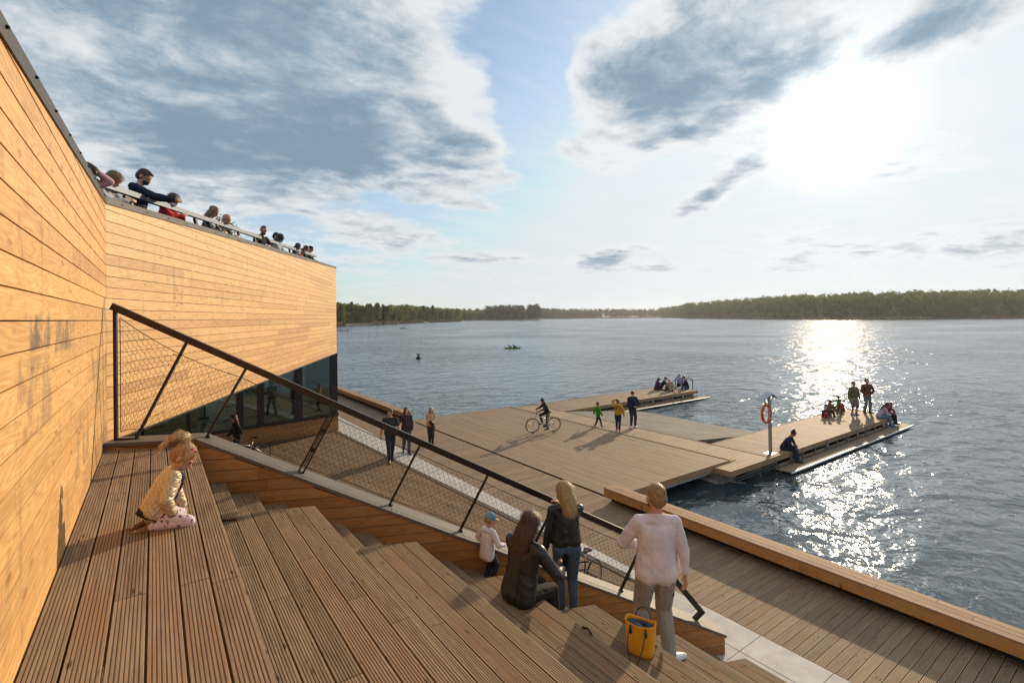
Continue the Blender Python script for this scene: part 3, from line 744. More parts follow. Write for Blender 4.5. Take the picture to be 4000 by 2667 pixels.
m_ = MB(); m_.box((-0.32, -7.0, 0.004), (0.02, 7.05, 0.018)); m_.box((GWL - 0.02, -7.05, 0.016), (GWL + 0.16, 7.05, 0.030)); m_.build('hinge_plate', M['pontoon'], gw)

def pontoon(name, x0, x1, y0, y1, label, along, rs, z=0.0, cat='pontoon', group='floating timber pontoons'):
    p_ = empty(name, ((x0 + x1) / 2, (y0 + y1) / 2, z)); tag(p_, label, cat, group)
    cx, cy = (x0 + x1) / 2, (y0 + y1) / 2; a, b = (x1 - x0) / 2, (y1 - y0) / 2
    m_ = MB()
    if along == 'y':
        board_fill(m_, -a, a, -b, b, zt=0.0, ng=0, pitch=0.125, gap=0.005, rs=rs, jit=0.0015); o = m_.build('deck_boards', M['pontoon'], p_); o.rotation_euler = (0, 0, PI / 2)
    else:
        board_fill(m_, -b, b, -a, a, zt=0.0, ng=0, pitch=0.15, gap=0.008, rs=rs, jit=0.0015); o = m_.build('deck_boards', M['deck_far'], p_)
    m_ = MB()
    m_.box((-a - 0.035, -b - 0.035, -0.19), (a + 0.035, -b, 0.012)); m_.box((-a - 0.035, b, -0.19), (a + 0.035, b + 0.035, 0.012))
    m_.box((-a - 0.035, -b, -0.19), (-a, b, 0.010)); m_.box((a, -b, -0.19), (a + 0.035, b, 0.010)); m_.build('edge_boards', M['bench'], p_)
    m_ = MB(); n = int((x1 - x0) / 2.4) + 1
    for i in range(n):
        xx = -a + 0.5 + (2 * a - 1.0) * i / max(1, n - 1)
        m_.box((xx - 0.45, -b + 0.35, -0.95), (xx + 0.45, b - 0.35, -0.2))
    m_.build('float', M['concrete'], p_)
    return p_, a, b
# one step boards with steel brackets and a rounded aluminium edge along the near long side
def walkboard(par, a, b, L0, L1, rs):
    m_ = MB(); board_fill(m_, -b - 0.66, -b - 0.12, L0, L1, zt=-0.42, ng=0, pitch=0.135, gap=0.005, rs=rs, th=0.03); m_.build('step_boards', M['pontoon'], par)
    m_ = MB(); m_.tube([(L0, -b - 0.67, -0.455), (L1, -b - 0.67, -0.455)], 0.045, 12); m_.build('edge_tube', M['alu'], par)
    n = int((L1 - L0) / 1.15)
    for i in range(n + 1):
        x = L0 + 0.15 + (L1 - L0 - 1.4) * i / n
        m_ = MB(); m_.box((x - 0.018, -b - 0.07, -0.50), (x + 0.018, -b - 0.038, -0.03)); m_.box((x - 0.02, -b - 0.60, -0.50), (x + 0.02, -b - 0.06, -0.455))
        if i % 3 == 1: m_.box((x + 0.12, -b - 0.07, -0.50), (x + 0.155, -b - 0.038, -0.03)); m_.box((x + 0.02, -b - 0.06, -0.32), (x + 0.12, -b - 0.045, -0.16))
        m_.build('bracket', M['galv'], par)
    m_ = MB(); m_.box((L0 + 0.1, -b - 0.02, -0.47), (L1 - 0.5, -b + 0.02, -0.34)); m_.build('lower_plank', M['pontoon'], par)
mp, a_, b_ = pontoon('connecting_pontoon', 16.35, 19.16, 9.70, 24.45, 'narrow connecting pontoon with cross boards at the foot of the gangway', 'x', random.Random(41), -0.055)
pp, a_, b_ = pontoon('bathing_pontoon', 19.20, 32.4, 9.70, 12.28, 'near bathing pontoon carrying the life ring post and the standing men', 'y', random.Random(42), -0.055)
walkboard(pp, a_, b_, -6.5, 6.9, random.Random(43))
pq, a_, b_ = pontoon('bathing_pontoon', 19.20, 32.2, 21.65, 24.45, 'far bathing pontoon carrying the ladder hoops and the sitting circle', 'y', random.Random(44), -0.055)
walkboard(pq, a_, b_, -6.5, 7.0, random.Random(45))
# flap lid, pipe and fender under the connecting pontoon corner
m_ = MB(); m_.box((-0.42, -0.34, 0), (0.42, 0.34, 0.012)); o = m_.build('hatch_plate', M['bench'], mp); o.location = (-0.38, -6.4, 0.01)
m_ = MB(); m_.tube([(-1.3, -7.50, -0.24), (1.3, -7.50, -0.24)], 0.035, 8); m_.tube([(-1.3, -7.55, -0.31), (1.3, -7.55, -0.31)], 0.03, 8); m_.build('service_pipe', M['rubber'], mp)
m_ = MB(); m_.tube([(-1.25, -6.9, -0.75), (-1.25, -4.0, -0.75)], 0.30, 16); m_.tube([(-1.25, -6.2, -0.75), (-1.25, -6.1, -0.75)], 0.31, 16); o = m_.build('tube_float', M['concrete'], mp, True)
def chain(pts, name, parent=None):
    m_ = MB()
    for i in range(len(pts) - 1):
        a, b = Vector(pts[i]), Vector(pts[i + 1]); n = max(2, int((b - a).length / 0.07))
        for k in range(n):
            c = a.lerp(b, (k + 0.5) / n); d_ = (b - a).normalized(); x = d_.orthogonal().normalized(); y = d_.cross(x)
            if k % 2: x = y
            m_.tube([c + d_ * 0.05 * math.cos(q * PI / 4) + x * 0.022 * math.sin(q * PI / 4) for q in range(8)], 0.008, 4, closed=True)
    return m_.build(name, M['galv'], parent)
chain([(0.3, -7.45, -0.2), (0.55, -7.5, -0.75)], 'mooring_chain', mp)
chain([(-1.1, -7.2, -0.45), (0.2, -7.8, -0.72)], 'mooring_chain', mp)
m_ = MB(); m_.tube([(1.32 + 0.28 * math.sin(q * PI / 8), -7.56, -0.42 + 0.28 * math.cos(q * PI / 8)) for q in range(16)], 0.018, 8, closed=True); m_.build('hose_loop', M['rubber'], mp)

# slipway
t = mat('rough_slipway_concrete'); co = objco(t)
n_ = t.noise(co, 1.2, 5.0, 0.6); n2_ = t.noise(co, 24.0, 4.0, 0.65)
c = t.mix(t.sm(n_, 0.35, 0.65), (0.155, 0.14, 0.118), (0.215, 0.20, 0.175)); c = t.mix(t.m('MULTIPLY', t.sm(n2_, 0.4, 0.7), 0.5), c, (0.10, 0.09, 0.075))
bk_ = t.new('ShaderNodeTexBrick'); t.put(bk_.inputs['Vector'], t.mapv(co, (0.4, 0.4, 0.4))); bk_.inputs['Mortar Size'].default_value = 0.006; bk_.inputs['Color1'].default_value = (1, 1, 1, 1); bk_.inputs['Color2'].default_value = (0.94, 0.94, 0.94, 1); bk_.inputs['Mortar'].default_value = (1.35, 1.33, 1.28, 1)
c = t.mix(1.0, c, bk_.outputs[0], 'MULTIPLY')
t.put(t.b.inputs['Base Color'], c); t.b.inputs['Roughness'].default_value = 0.85; t.b.inputs['Specular IOR Level'].default_value = 0.25; bump(t, t.m('ADD', n2_, n_), 0.02); M['slip'] = t.mat
sp = MB(); sp.prism([(19.28, 13.05, -0.06), (25.6, 13.05, -0.66), (25.6, 21.5, -0.66), (19.28, 21.5, -0.06)], (0, 0, -0.16))
tag(sp.build('slipway_raft', M['slip']), 'sloping rough concrete raft between the two bathing pontoons, dipping into the water', 'slipway')
# ================================================================== LAKE
t = mat('lake_water'); co = objco(t)
pos = t.new('ShaderNodeNewGeometry').outputs['Position']
patch = t.sm(t.noise(pos, 0.035, 3.0, 0.55), 0.32, 0.68, 0.55, 1.25)
wob = t.vm('MULTIPLY', t.noise(pos, 0.45, 2.0, 0.5, out=1), (0.7, 0.7, 0))
def height(p):
    q = t.vm('ADD', p, wob)
    h1 = t.noise(t.mapv(q, (0.60, 1.0, 1), (0, 0, 0), (0, 0, R(62))), 0.72, 2.0, 0.45, 0.35)
    h2 = t.noise(t.mapv(q, (0.70, 1.0, 1), (5, 3, 0), (0, 0, R(46))), 2.3, 2.0, 0.55, 0.4)
    h3 = t.noise(t.mapv(p, (0.9, 1.0, 1), (1, 8, 0), (0, 0, R(75))), 7.5, 2.0, 0.55)
    return t.m('ADD', t.m('ADD', t.m('MULTIPLY', h1, 0.28), t.m('MULTIPLY', h2, 0.066)), t.m('MULTIPLY', h3, 0.017))
EPS = 0.03
h0 = height(pos); hx = height(t.vm('ADD', pos, (EPS, 0, 0))); hy = height(t.vm('ADD', pos, (0, EPS, 0)))
sx = t.m('MULTIPLY', t.m('MULTIPLY', t.m('SUBTRACT', h0, hx), 1.0 / EPS), patch)
sy = t.m('MULTIPLY', t.m('MULTIPLY', t.m('SUBTRACT', h0, hy), 1.0 / EPS), patch)
inc = t.new('ShaderNodeNewGeometry').outputs['Incoming']
# facets that turn away from the viewer are hidden behind the crests, so the visible ones lean towards the eye
ix, iy, iz = t.xyz(inc)
tl = t.sm(iz, 0.35, 0.02, 0.0, 0.085)
t.l.new(t.vm('NORMALIZE', t.comb(t.m('ADD', sx, t.m('MULTIPLY', ix, tl)), t.m('ADD', sy, t.m('MULTIPLY', iy, tl)), 1.0)), t.b.inputs['Normal'])
t.put(t.b.inputs['Base Color'], (0.030, 0.052, 0.062)); t.b.inputs['Roughness'].default_value = 0.035; t.b.inputs['IOR'].default_value = 1.46
t.b.inputs['Specular IOR Level'].default_value = 1.0
M['water'] = t.mat
w = MB(); w.add([(-290, -1350, -0.6), (3100, -1350, -0.6), (3100, 3500, -0.6), (-290, 3500, -0.6)], [(0, 1, 2, 3)])
tag(w.build('lake_water', M['water']), kind='structure')

# ================================================================== BANKS, FOREST
t = mat('bank_grass'); co = objco(t)
c = t.mix(t.noise(co, 0.05, 4.0, 0.6), (0.05, 0.065, 0.02), (0.10, 0.09, 0.04)); t.put(t.b.inputs['Base Color'], c); t.b.inputs['Roughness'].default_value = 0.9; M['bank'] = t.mat
left = [(70, 395), (126, 428), (152, 470), (198, 505), (262, 590), (330, 665), (390, 715), (430, 760), (520, 915), (609, 947), (620, 830), (655, 812), (700, 900), (900, 1150), (1135, 1290), (1343, 1250), (1600, 1240)]
right = [(1500, 1160), (1300, 930), (1021, 705), (880, 520), (779, 398), (722, 310), (692, 258), (676, 225), (684, 204), (705, 190), (743, 172), (790, 140), (815, 121), (850, 60), (880, -40)]
def bank(name, pts, depth, rise, zmax):
    vs = []; n = len(pts)
    for x, y in pts:
        dd = Vector((x, y, 0)).normalized()
        vs.append((x, y, -0.8)); q = Vector((x, y, 0)) + dd * 5; vs.append((q.x, q.y, 0.3))
        q = Vector((x, y, 0)) + dd * rise; vs.append((q.x, q.y, zmax)); q = Vector((x, y, 0)) + dd * depth; vs.append((q.x, q.y, zmax + 2))
    fs = []
    for i in range(n - 1):
        for k in range(3): fs.append((i * 4 + k, (i + 1) * 4 + k, (i + 1) * 4 + k + 1, i * 4 + k + 1))
    o = mesh_obj(name, vs, fs, M['bank']); tag(o, kind='structure'); return o
bank('lake_bank', [(300, 720), (520, 970), (760, 1110), (1000, 1270), (1400, 1350)], 500, 100, 2.0)
bank('lake_bank', left, 900, 120, 3.0)
bank('lake_bank', right, 900, 170, 9.0)
def leafm(name, a, b):
    t = mat(name); ri = t.new('ShaderNodeNewGeometry').outputs['Random Per Island']
    co = t.new('ShaderNodeNewGeometry').outputs['Position']
    n = t.noise(co, 0.10, 3.0, 0.6)
    c = t.mix(ri, a, b); c = t.mix(t.sm(n, 0.35, 0.65), t.mix(1.0, c, (0.72, 0.78, 0.8), 'MULTIPLY'), t.mix(1.0, c, (1.25, 1.15, 0.9), 'MULTIPLY'))
    df = t.new('ShaderNodeBsdfDiffuse'); t.put(df.inputs[0], c); tr_ = t.new('ShaderNodeBsdfTranslucent'); t.put(tr_.inputs[0], c)
    mx = t.new('ShaderNodeMixShader'); mx.inputs[0].default_value = 0.35; t.l.new(df.outputs[0], mx.inputs[1]); t.l.new(tr_.outputs[0], mx.inputs[2]); t.l.new(mx.outputs[0], t.o.inputs[0]); return t.mat
LM = [leafm('birch_leaves', (0.15, 0.18, 0.045), (0.22, 0.21, 0.06)), leafm('alder_leaves', (0.085, 0.125, 0.035), (0.13, 0.165, 0.045)),
      leafm('budding_leaves', (0.20, 0.175, 0.065), (0.25, 0.20, 0.08)), leafm('willow_leaves', (0.13, 0.18, 0.06), (0.18, 0.24, 0.08)), leafm('pine_needles', (0.06, 0.095, 0.04), (0.09, 0.12, 0.045))]
M['trunk'] = simple('tree_bark', (0.09, 0.07, 0.05), 0.9, 0.0, 0.2, 2.0)
def crown_quads(rs, H, rad, base, nc, per, size, spread=0.30, shape='round'):
    vs = []; fs = []
    for c in range(nc):
        u = rs.random() ** 0.8; z = base + (H - base) * u
        if shape == 'round': rr = rad * math.sqrt(max(0.05, 1 - (2 * u - 0.9) ** 2 * 0.9))
        else: rr = rad * (1.05 - u) * 0.9 + 0.15
        a = rs.uniform(0, 2 * PI); q = rr * math.sqrt(rs.random()) * 0.85
        cx, cy, cz = math.cos(a) * q, math.sin(a) * q, z; cr = rad * spread * rs.uniform(0.7, 1.3)
        for k in range(per):
            v = Vector((rs.gauss(0, 1), rs.gauss(0, 1), rs.gauss(0, 0.75))).normalized() * cr * rs.uniform(0.55, 1.0) + Vector((cx, cy, cz))
            n = Vector((rs.gauss(0, 1), rs.gauss(0, 1), rs.gauss(0.3, 1))).normalized(); x = n.orthogonal().normalized() * size * rs.uniform(0.6, 1.3); y = n.cross(x).normalized() * size * rs.uniform(0.5, 1.0)
            b = len(vs); vs += [v - x * 0.6 - y * 0.2, v + x * 0.5 - y * 0.5, v + x * 0.6 + y * 0.3, v - x * 0.3 + y * 0.6]; fs.append((b, b + 1, b + 2, b + 3))
    return vs, fs
protos = []
rs = random.Random(5)
for i, (H, rad, mt, shp) in enumerate([(15, 3.6, 0, 'round'), (14, 4.2, 1, 'round'), (16, 3.2, 2, 'round'), (10, 4.8, 3, 'round'), (17, 3.0, 4, 'cone'), (12, 4.6, 1, 'round'), (17, 4.0, 0, 'round')]):
    vs, fs = crown_quads(rs, H, rad, H * 0.16, 46, 30, 0.80, 0.36, shp)
    cme = bpy.data.meshes.new('crown'); cme.from_pydata([tuple(v) for v in vs], [], fs); cme.materials.append(LM[mt])
    m_ = MB(); m_.tube([(0, 0, -1), (0.1, 0.05, H * 0.4), (0.0, 0.2, H * 0.9)], [0.24, 0.17, 0.04], 6)
    for k in range(6):
        a = k * 1.1 + i; z = H * (0.3 + 0.09 * k); m_.tube([(0, 0, z), (math.cos(a) * rad * 0.35, math.sin(a) * rad * 0.35, z + H * 0.07), (math.cos(a) * rad * 0.75, math.sin(a) * rad * 0.75, z + H * 0.17)], [0.10, 0.06, 0.02], 4)
    tme = bpy.data.meshes.new('trunk'); tme.from_pydata([tuple(v) for v in m_.v], [], m_.f); tme.materials.append(M['trunk'])
    protos.append((cme, tme))
KIND = ['light green birch', 'dark green alder', 'brownish budding birch', 'rounded pale willow', 'dark narrow pine', 'broad dark alder', 'tall yellow green birch']
def tree(i, x, y, s, label, group, z=0.2):
    e = empty('tree', (x, y, z), rnd.uniform(0, 6.28)); e.scale = (s, s, s * rnd.uniform(0.92, 1.1)); tag(e, label, 'tree', group)
    for nm, me in (('crown', protos[i][0]), ('trunk', protos[i][1])):
        o = bpy.data.objects.new(nm, me); link(o, e)
rs = random.Random(15)
def along(pts, n, inset, jitter):
    L = [0]; 
    for i in range(len(pts) - 1): L.append(L[-1] + math.dist(pts[i], pts[i + 1]))
    out = []
    for k in range(n):
        q = L[-1] * (k + rs.uniform(0.2, 0.8)) / n
        i = max(j for j in range(len(L) - 1) if L[j] <= q); u = (q - L[i]) / (L[i + 1] - L[i])
        p = Vector((pts[i][0] * (1 - u) + pts[i + 1][0] * u, pts[i][1] * (1 - u) + pts[i + 1][1] * u, 0)); out.append(p + p.normalized() * (inset + rs.uniform(0, jitter)))
    return out
ORD = ['first', 'second', 'third', 'fourth', 'fifth', 'sixth', 'seventh', 'eighth', 'ninth', 'tenth', 'eleventh', 'twelfth', 'thirteenth', 'fourteenth', 'fifteenth', 'sixteenth', 'seventeenth', 'eighteenth', 'nineteenth', 'twentieth']
def row(pts, choices, s0, s1, where, grp):
    cnt = {}
    for p in sorted(pts, key=lambda q: (CR.dot(q)) / max(1, CF.dot(q))):
        i = rs.choice(choices); k = cnt.get(i, 0); cnt[i] = k + 1
        tree(i, p.x, p.y, rs.uniform(s0, s1), '%s %s from the left %s' % (ORD[min(k, 19)], KIND[i], where), grp)
row(along(left[:9], 60, 9, 16), [0, 0, 1, 2, 2, 6, 5, 4], 0.95, 1.3, 'at the edge of the left far shore', 'trees at the edge of the left far shore')
row(along(left[8:11], 10, 9, 22), [1, 3, 5], 0.9, 1.3, 'on the wooded spit', 'trees on the wooded spit')
row(along(right[4:13], 50, 10, 20), [1, 3, 5, 5, 3, 0], 0.8, 1.25, 'at the foot of the right shore', 'trees at the edge of the right far shore')
def wood(name, pts, n, d0, d1, hmin, hmax, mt, rise, zmax, seed):
    r_ = random.Random(seed); vs = []; fs = []
    L = [0]
    for i in range(len(pts) - 1): L.append(L[-1] + math.dist(pts[i], pts[i + 1]))
    for k in range(n):
        q = L[-1] * r_.random(); i = max(j for j in range(len(L) - 1) if L[j] <= q); u = (q - L[i]) / (L[i + 1] - L[i])
        p = Vector((pts[i][0] * (1 - u) + pts[i + 1][0] * u, pts[i][1] * (1 - u) + pts[i + 1][1] * u, 0)); dpt = r_.uniform(d0, d1)
        c = p + p.normalized() * dpt; z = min(dpt / rise, 1) * zmax; H = r_.uniform(hmin, hmax)
        v2, f2 = crown_quads(r_, H, H * r_.uniform(0.22, 0.36), H * 0.12, 11, 12, 2.1, 0.45)
        b = len(vs); vs += [v + Vector((c.x, c.y, z)) for v in v2]; fs += [tuple(a + b for a in f) for f in f2]
    o = mesh_obj(name, vs, fs, mt); tag(o, kind='stuff'); return o
tag(wood('forest', left[:9], 560, 18, 110, 14, 19, LM[0], 120, 3, 1), 'pale green forest behind the left far shore', 'forest', kind='stuff')
tag(wood('forest', [(310, 740), (520, 990), (760, 1130), (1000, 1290), (1400, 1370)], 900, 0, 110, 18, 27, LM[1], 120, 3, 9), 'continuous green forest band beyond the wooded spit', 'forest', kind='stuff')
tag(wood('forest', left[7:11], 130, 12, 60, 10, 17, LM[1], 120, 3, 2), 'green woods around the distant wooded spit', 'forest', kind='stuff')
tag(wood('forest', left[9:], 900, 20, 120, 22, 32, LM[4], 120, 4, 3), 'dark distant forest across the middle of the lake', 'forest', kind='stuff')
tag(wood('forest', right[:6], 900, 14, 170, 22, 32, LM[1], 170, 9, 4), 'dark wood on the low distant part of the right shore', 'forest', kind='stuff')
tag(wood('forest', right[4:], 1200, 20, 185, 18, 27, LM[1], 170, 12, 5), 'dark green forest rising behind the right far shore', 'forest', kind='stuff')
M['reed'] = simple('dry_reeds', (0.24, 0.17, 0.09), 0.9, 0.0, 0.25, 0.3)
def reeds(pts, n, hh, seed, label):
    r_ = random.Random(seed); vs = []; fs = []; L = [0]
    for i in range(len(pts) - 1): L.append(L[-1] + math.dist(pts[i], pts[i + 1]))
    for k in range(n):
        q = L[-1] * r_.random()
        if mnoise.noise(Vector((q * 0.012, seed, 0))) < -0.12: continue
        i = max(j for j in range(len(L) - 1) if L[j] <= q); u = (q - L[i]) / (L[i + 1] - L[i])
        p = Vector((pts[i][0] * (1 - u) + pts[i + 1][0] * u, pts[i][1] * (1 - u) + pts[i + 1][1] * u, 0)); c = p + p.normalized() * r_.uniform(-2, 5)
        a = r_.uniform(0, PI); x = Vector((math.cos(a), math.sin(a), 0)) * 0.55; h = hh * r_.uniform(0.6, 1.2); b = len(vs)
        vs += [c - x + Vector((0, 0, -0.8)), c + x + Vector((0, 0, -0.8)), c + x * 0.7 + Vector((0.2, 0, h)), c - x * 0.6 + Vector((0.1, 0, h * 0.9))]; fs.append((b, b + 1, b + 2, b + 3))
    o = mesh_obj('reeds', vs, fs, M['reed']); tag(o, label, 'reeds', kind='stuff')
reeds(left[:11], 3600, 2.6, 1, 'dry brown reeds along the left far shore')
reeds(right[3:], 3600, 2.6, 2, 'dry brown reeds along the right far shore')

# ================================================================== AIR
hm = bpy.data.materials.new('haze_air'); hm.use_nodes = True; ht = NT(hm.node_tree); ht.n.clear()
ho_ = ht.new('ShaderNodeOutputMaterial'); pv_ = ht.new('ShaderNodeVolumePrincipled'); pv_.inputs['Density'].default_value = 0.00009; pv_.inputs['Color'].default_value = (0.93, 0.95, 1.0, 1); pv_.inputs['Anisotropy'].default_value = 0.45
ht.l.new(pv_.outputs[0], ho_.inputs['Volume'])
hb_ = MB(); hb_.box((-300, -1400, -1.7), (3200, 3600, 60)); o = hb_.build('haze', hm); tag(o, kind='stuff')
# ================================================================== PEOPLE
def fabric(name, col, rough=0.85, var=0.10, bscale=26.0, bmp=0.006, spec=0.25):
    t = mat(name); co = objco(t)
    n = t.noise(co, 5.0, 4.0, 0.6); n2 = t.noise(t.mapv(co, (1, 1, 0.45)), bscale * 0.35, 3.0, 0.55, 1.2)
    c = t.mix(t.sm(n, 0.3, 0.7), tuple(q * (1 - var) for q in col), tuple(min(1, q * (1 + var)) for q in col))
    t.put(t.b.inputs['Base Color'], c); t.b.inputs['Roughness'].default_value = rough; t.b.inputs['Specular IOR Level'].default_value = spec
    bump(t, n2, bmp * 2.2, 0.8); return t.mat
def hairmat(name, a, b):
    t = mat(name); co = objco(t)
    n = t.noise(t.mapv(co, (60, 60, 7)), 1.0, 3.0, 0.6, 0.6); c = t.mix(t.sm(n, 0.3, 0.7), a, b)
    t.put(t.b.inputs['Base Color'], c); t.b.inputs['Roughness'].default_value = 0.45; bump(t, n, 0.006, 0.8); return t.mat
FAB = {}
def fab(key, col, **k):
    if key not in FAB: FAB[key] = fabric(key, col, **k)
    return FAB[key]
t = mat('skin'); co = objco(t); n = t.noise(co, 14.0, 3.0, 0.6)
t.put(t.b.inputs['Base Color'], t.mix(n, (0.46, 0.225, 0.15), (0.56, 0.30, 0.205))); t.b.inputs['Roughness'].default_value = 0.5
t.b.inputs['Subsurface Weight'].default_value = 0.0; SKIN = t.mat
HM = {'black': hairmat('black_hair', (0.012, 0.009, 0.008), (0.03, 0.022, 0.018)), 'brown': hairmat('brown_hair', (0.035, 0.019, 0.011), (0.085, 0.045, 0.024)),
      'auburn': hairmat('auburn_hair', (0.05, 0.018, 0.010), (0.13, 0.05, 0.024)),
      'blond': hairmat('blond_hair', (0.33, 0.20, 0.085), (0.62, 0.43, 0.22)), 'sandy': hairmat('sandy_short_hair', (0.20, 0.105, 0.042), (0.40, 0.235, 0.10)), 'dblond': hairmat('dark_blond_hair', (0.16, 0.095, 0.045), (0.32, 0.20, 0.10))}
M['eye'] = simple('eye_dark', (0.02, 0.015, 0.012), 0.15)
M['sole'] = simple('shoe_sole_white', (0.75, 0.74, 0.72), 0.6)

def remesh_obj(mb, name, material, parent, voxel, smooth=2):
    me = bpy.data.meshes.new(name); me.from_pydata([tuple(v) for v in mb.v], [], mb.f); me.update()
    o = bpy.data.objects.new(name, me); COL.objects.link(o)
    md = o.modifiers.new('r', 'REMESH'); md.mode = 'VOXEL'; md.voxel_size = voxel; md.use_smooth_shade = True
    sm_ = o.modifiers.new('s', 'SMOOTH'); sm_.factor = 0.5; sm_.iterations = smooth
    dg = bpy.context.evaluated_depsgraph_get(); ev = o.evaluated_get(dg)
    nm = bpy.data.meshes.new_from_object(ev); bpy.data.objects.remove(o); bpy.data.meshes.remove(me)
    nm.name = name; nm.materials.clear(); nm.materials.append(material)
    nm.polygons.foreach_set('use_smooth', [True] * len(nm.polygons))
    return link(bpy.data.objects.new(name, nm), parent)

def crumple(o, amp, S):
    """soft cloth folds pushed into the mesh itself"""
    me = o.data; n = len(me.vertices); co = np.empty(n * 3); no = np.empty(n * 3); me.vertices.foreach_get('co', co); me.vertices.foreach_get('normal', no)
    co = co.reshape(-1, 3); no = no.reshape(-1, 3); sd = rnd.uniform(0, 50); out = np.empty(n)
    for i in range(n):
        x, y, z = co[i]; v = mnoise.noise(Vector((x * 4.5 + sd, y * 4.5, z * 8 + x * 5))); w = mnoise.noise(Vector((x * 9 + sd, y * 9, z * 17 - x * 9)))
        out[i] = (1 - abs(v) * 2.4) * 0.75 + (1 - abs(w) * 2.2) * 0.22 - 0.5
    co = co + no * (out * amp)[:, None]; me.vertices.foreach_set('co', co.ravel()); me.update()
def furry(o, count, L, width, flow, lift=0.2, seed=1):
    """fine strands laid over a hair mesh and joined into it"""
    me = o.data; r_ = random.Random(seed); nv = len(me.vertices); vs = [v.co.copy() for v in me.vertices]; nn = [v.normal.copy() for v in me.vertices]
    fs = [tuple(p.vertices) for p in me.polygons]
    for k in range(count):
        i = r_.randrange(nv); p = vs[i]; n = nn[i]; f = flow(p) + Vector((r_.gauss(0, 0.22), r_.gauss(0, 0.22), r_.gauss(0, 0.15))); t_ = f - n * f.dot(n)
        if t_.length < 1e-3: continue
        t_.normalize(); t_ = (t_ + n * lift * r_.uniform(0.2, 1.2)).normalized(); b = n.cross(t_).normalized() * width * r_.uniform(0.6, 1.3); l = L * r_.uniform(0.5, 1.3)
        a = len(vs); q = p - n * 0.0015; m = q + t_ * l * 0.55; e = m + (t_ - n * lift * 0.9).normalized() * l * 0.5
        vs += [q - b, q + b, m + b * 0.8, m - b * 0.8, e]; fs += [(a, a + 1, a + 2, a + 3), (a + 3, a + 2, a + 4)]
    m2 = bpy.data.meshes.new('hair'); m2.from_pydata([tuple(v) for v in vs], [], fs); m2.materials.append(me.materials[0]); m2.polygons.foreach_set('use_smooth', [True] * len(m2.polygons)); m2.update(); o.data = m2
def ik(a, b, l1, l2, pole):
    a, b, pole = Vector(a), Vector(b), Vector(pole); d_ = b - a; L = d_.length
    if L > (l1 + l2) * 0.995: b = a + d_.normalized() * (l1 + l2) * 0.995; d_ = b - a; L = d_.length
    L = max(L, abs(l1 - l2) + 0.01); x = d_.normalized(); p = pole - x * pole.dot(x)
    if p.length < 1e-5: p = x.orthogonal()
    p.normalize(); c = (l1 * l1 + L * L - l2 * l2) / (2 * L); h = math.sqrt(max(l1 * l1 - c * c, 0))
    return a + x * c + p * h, b

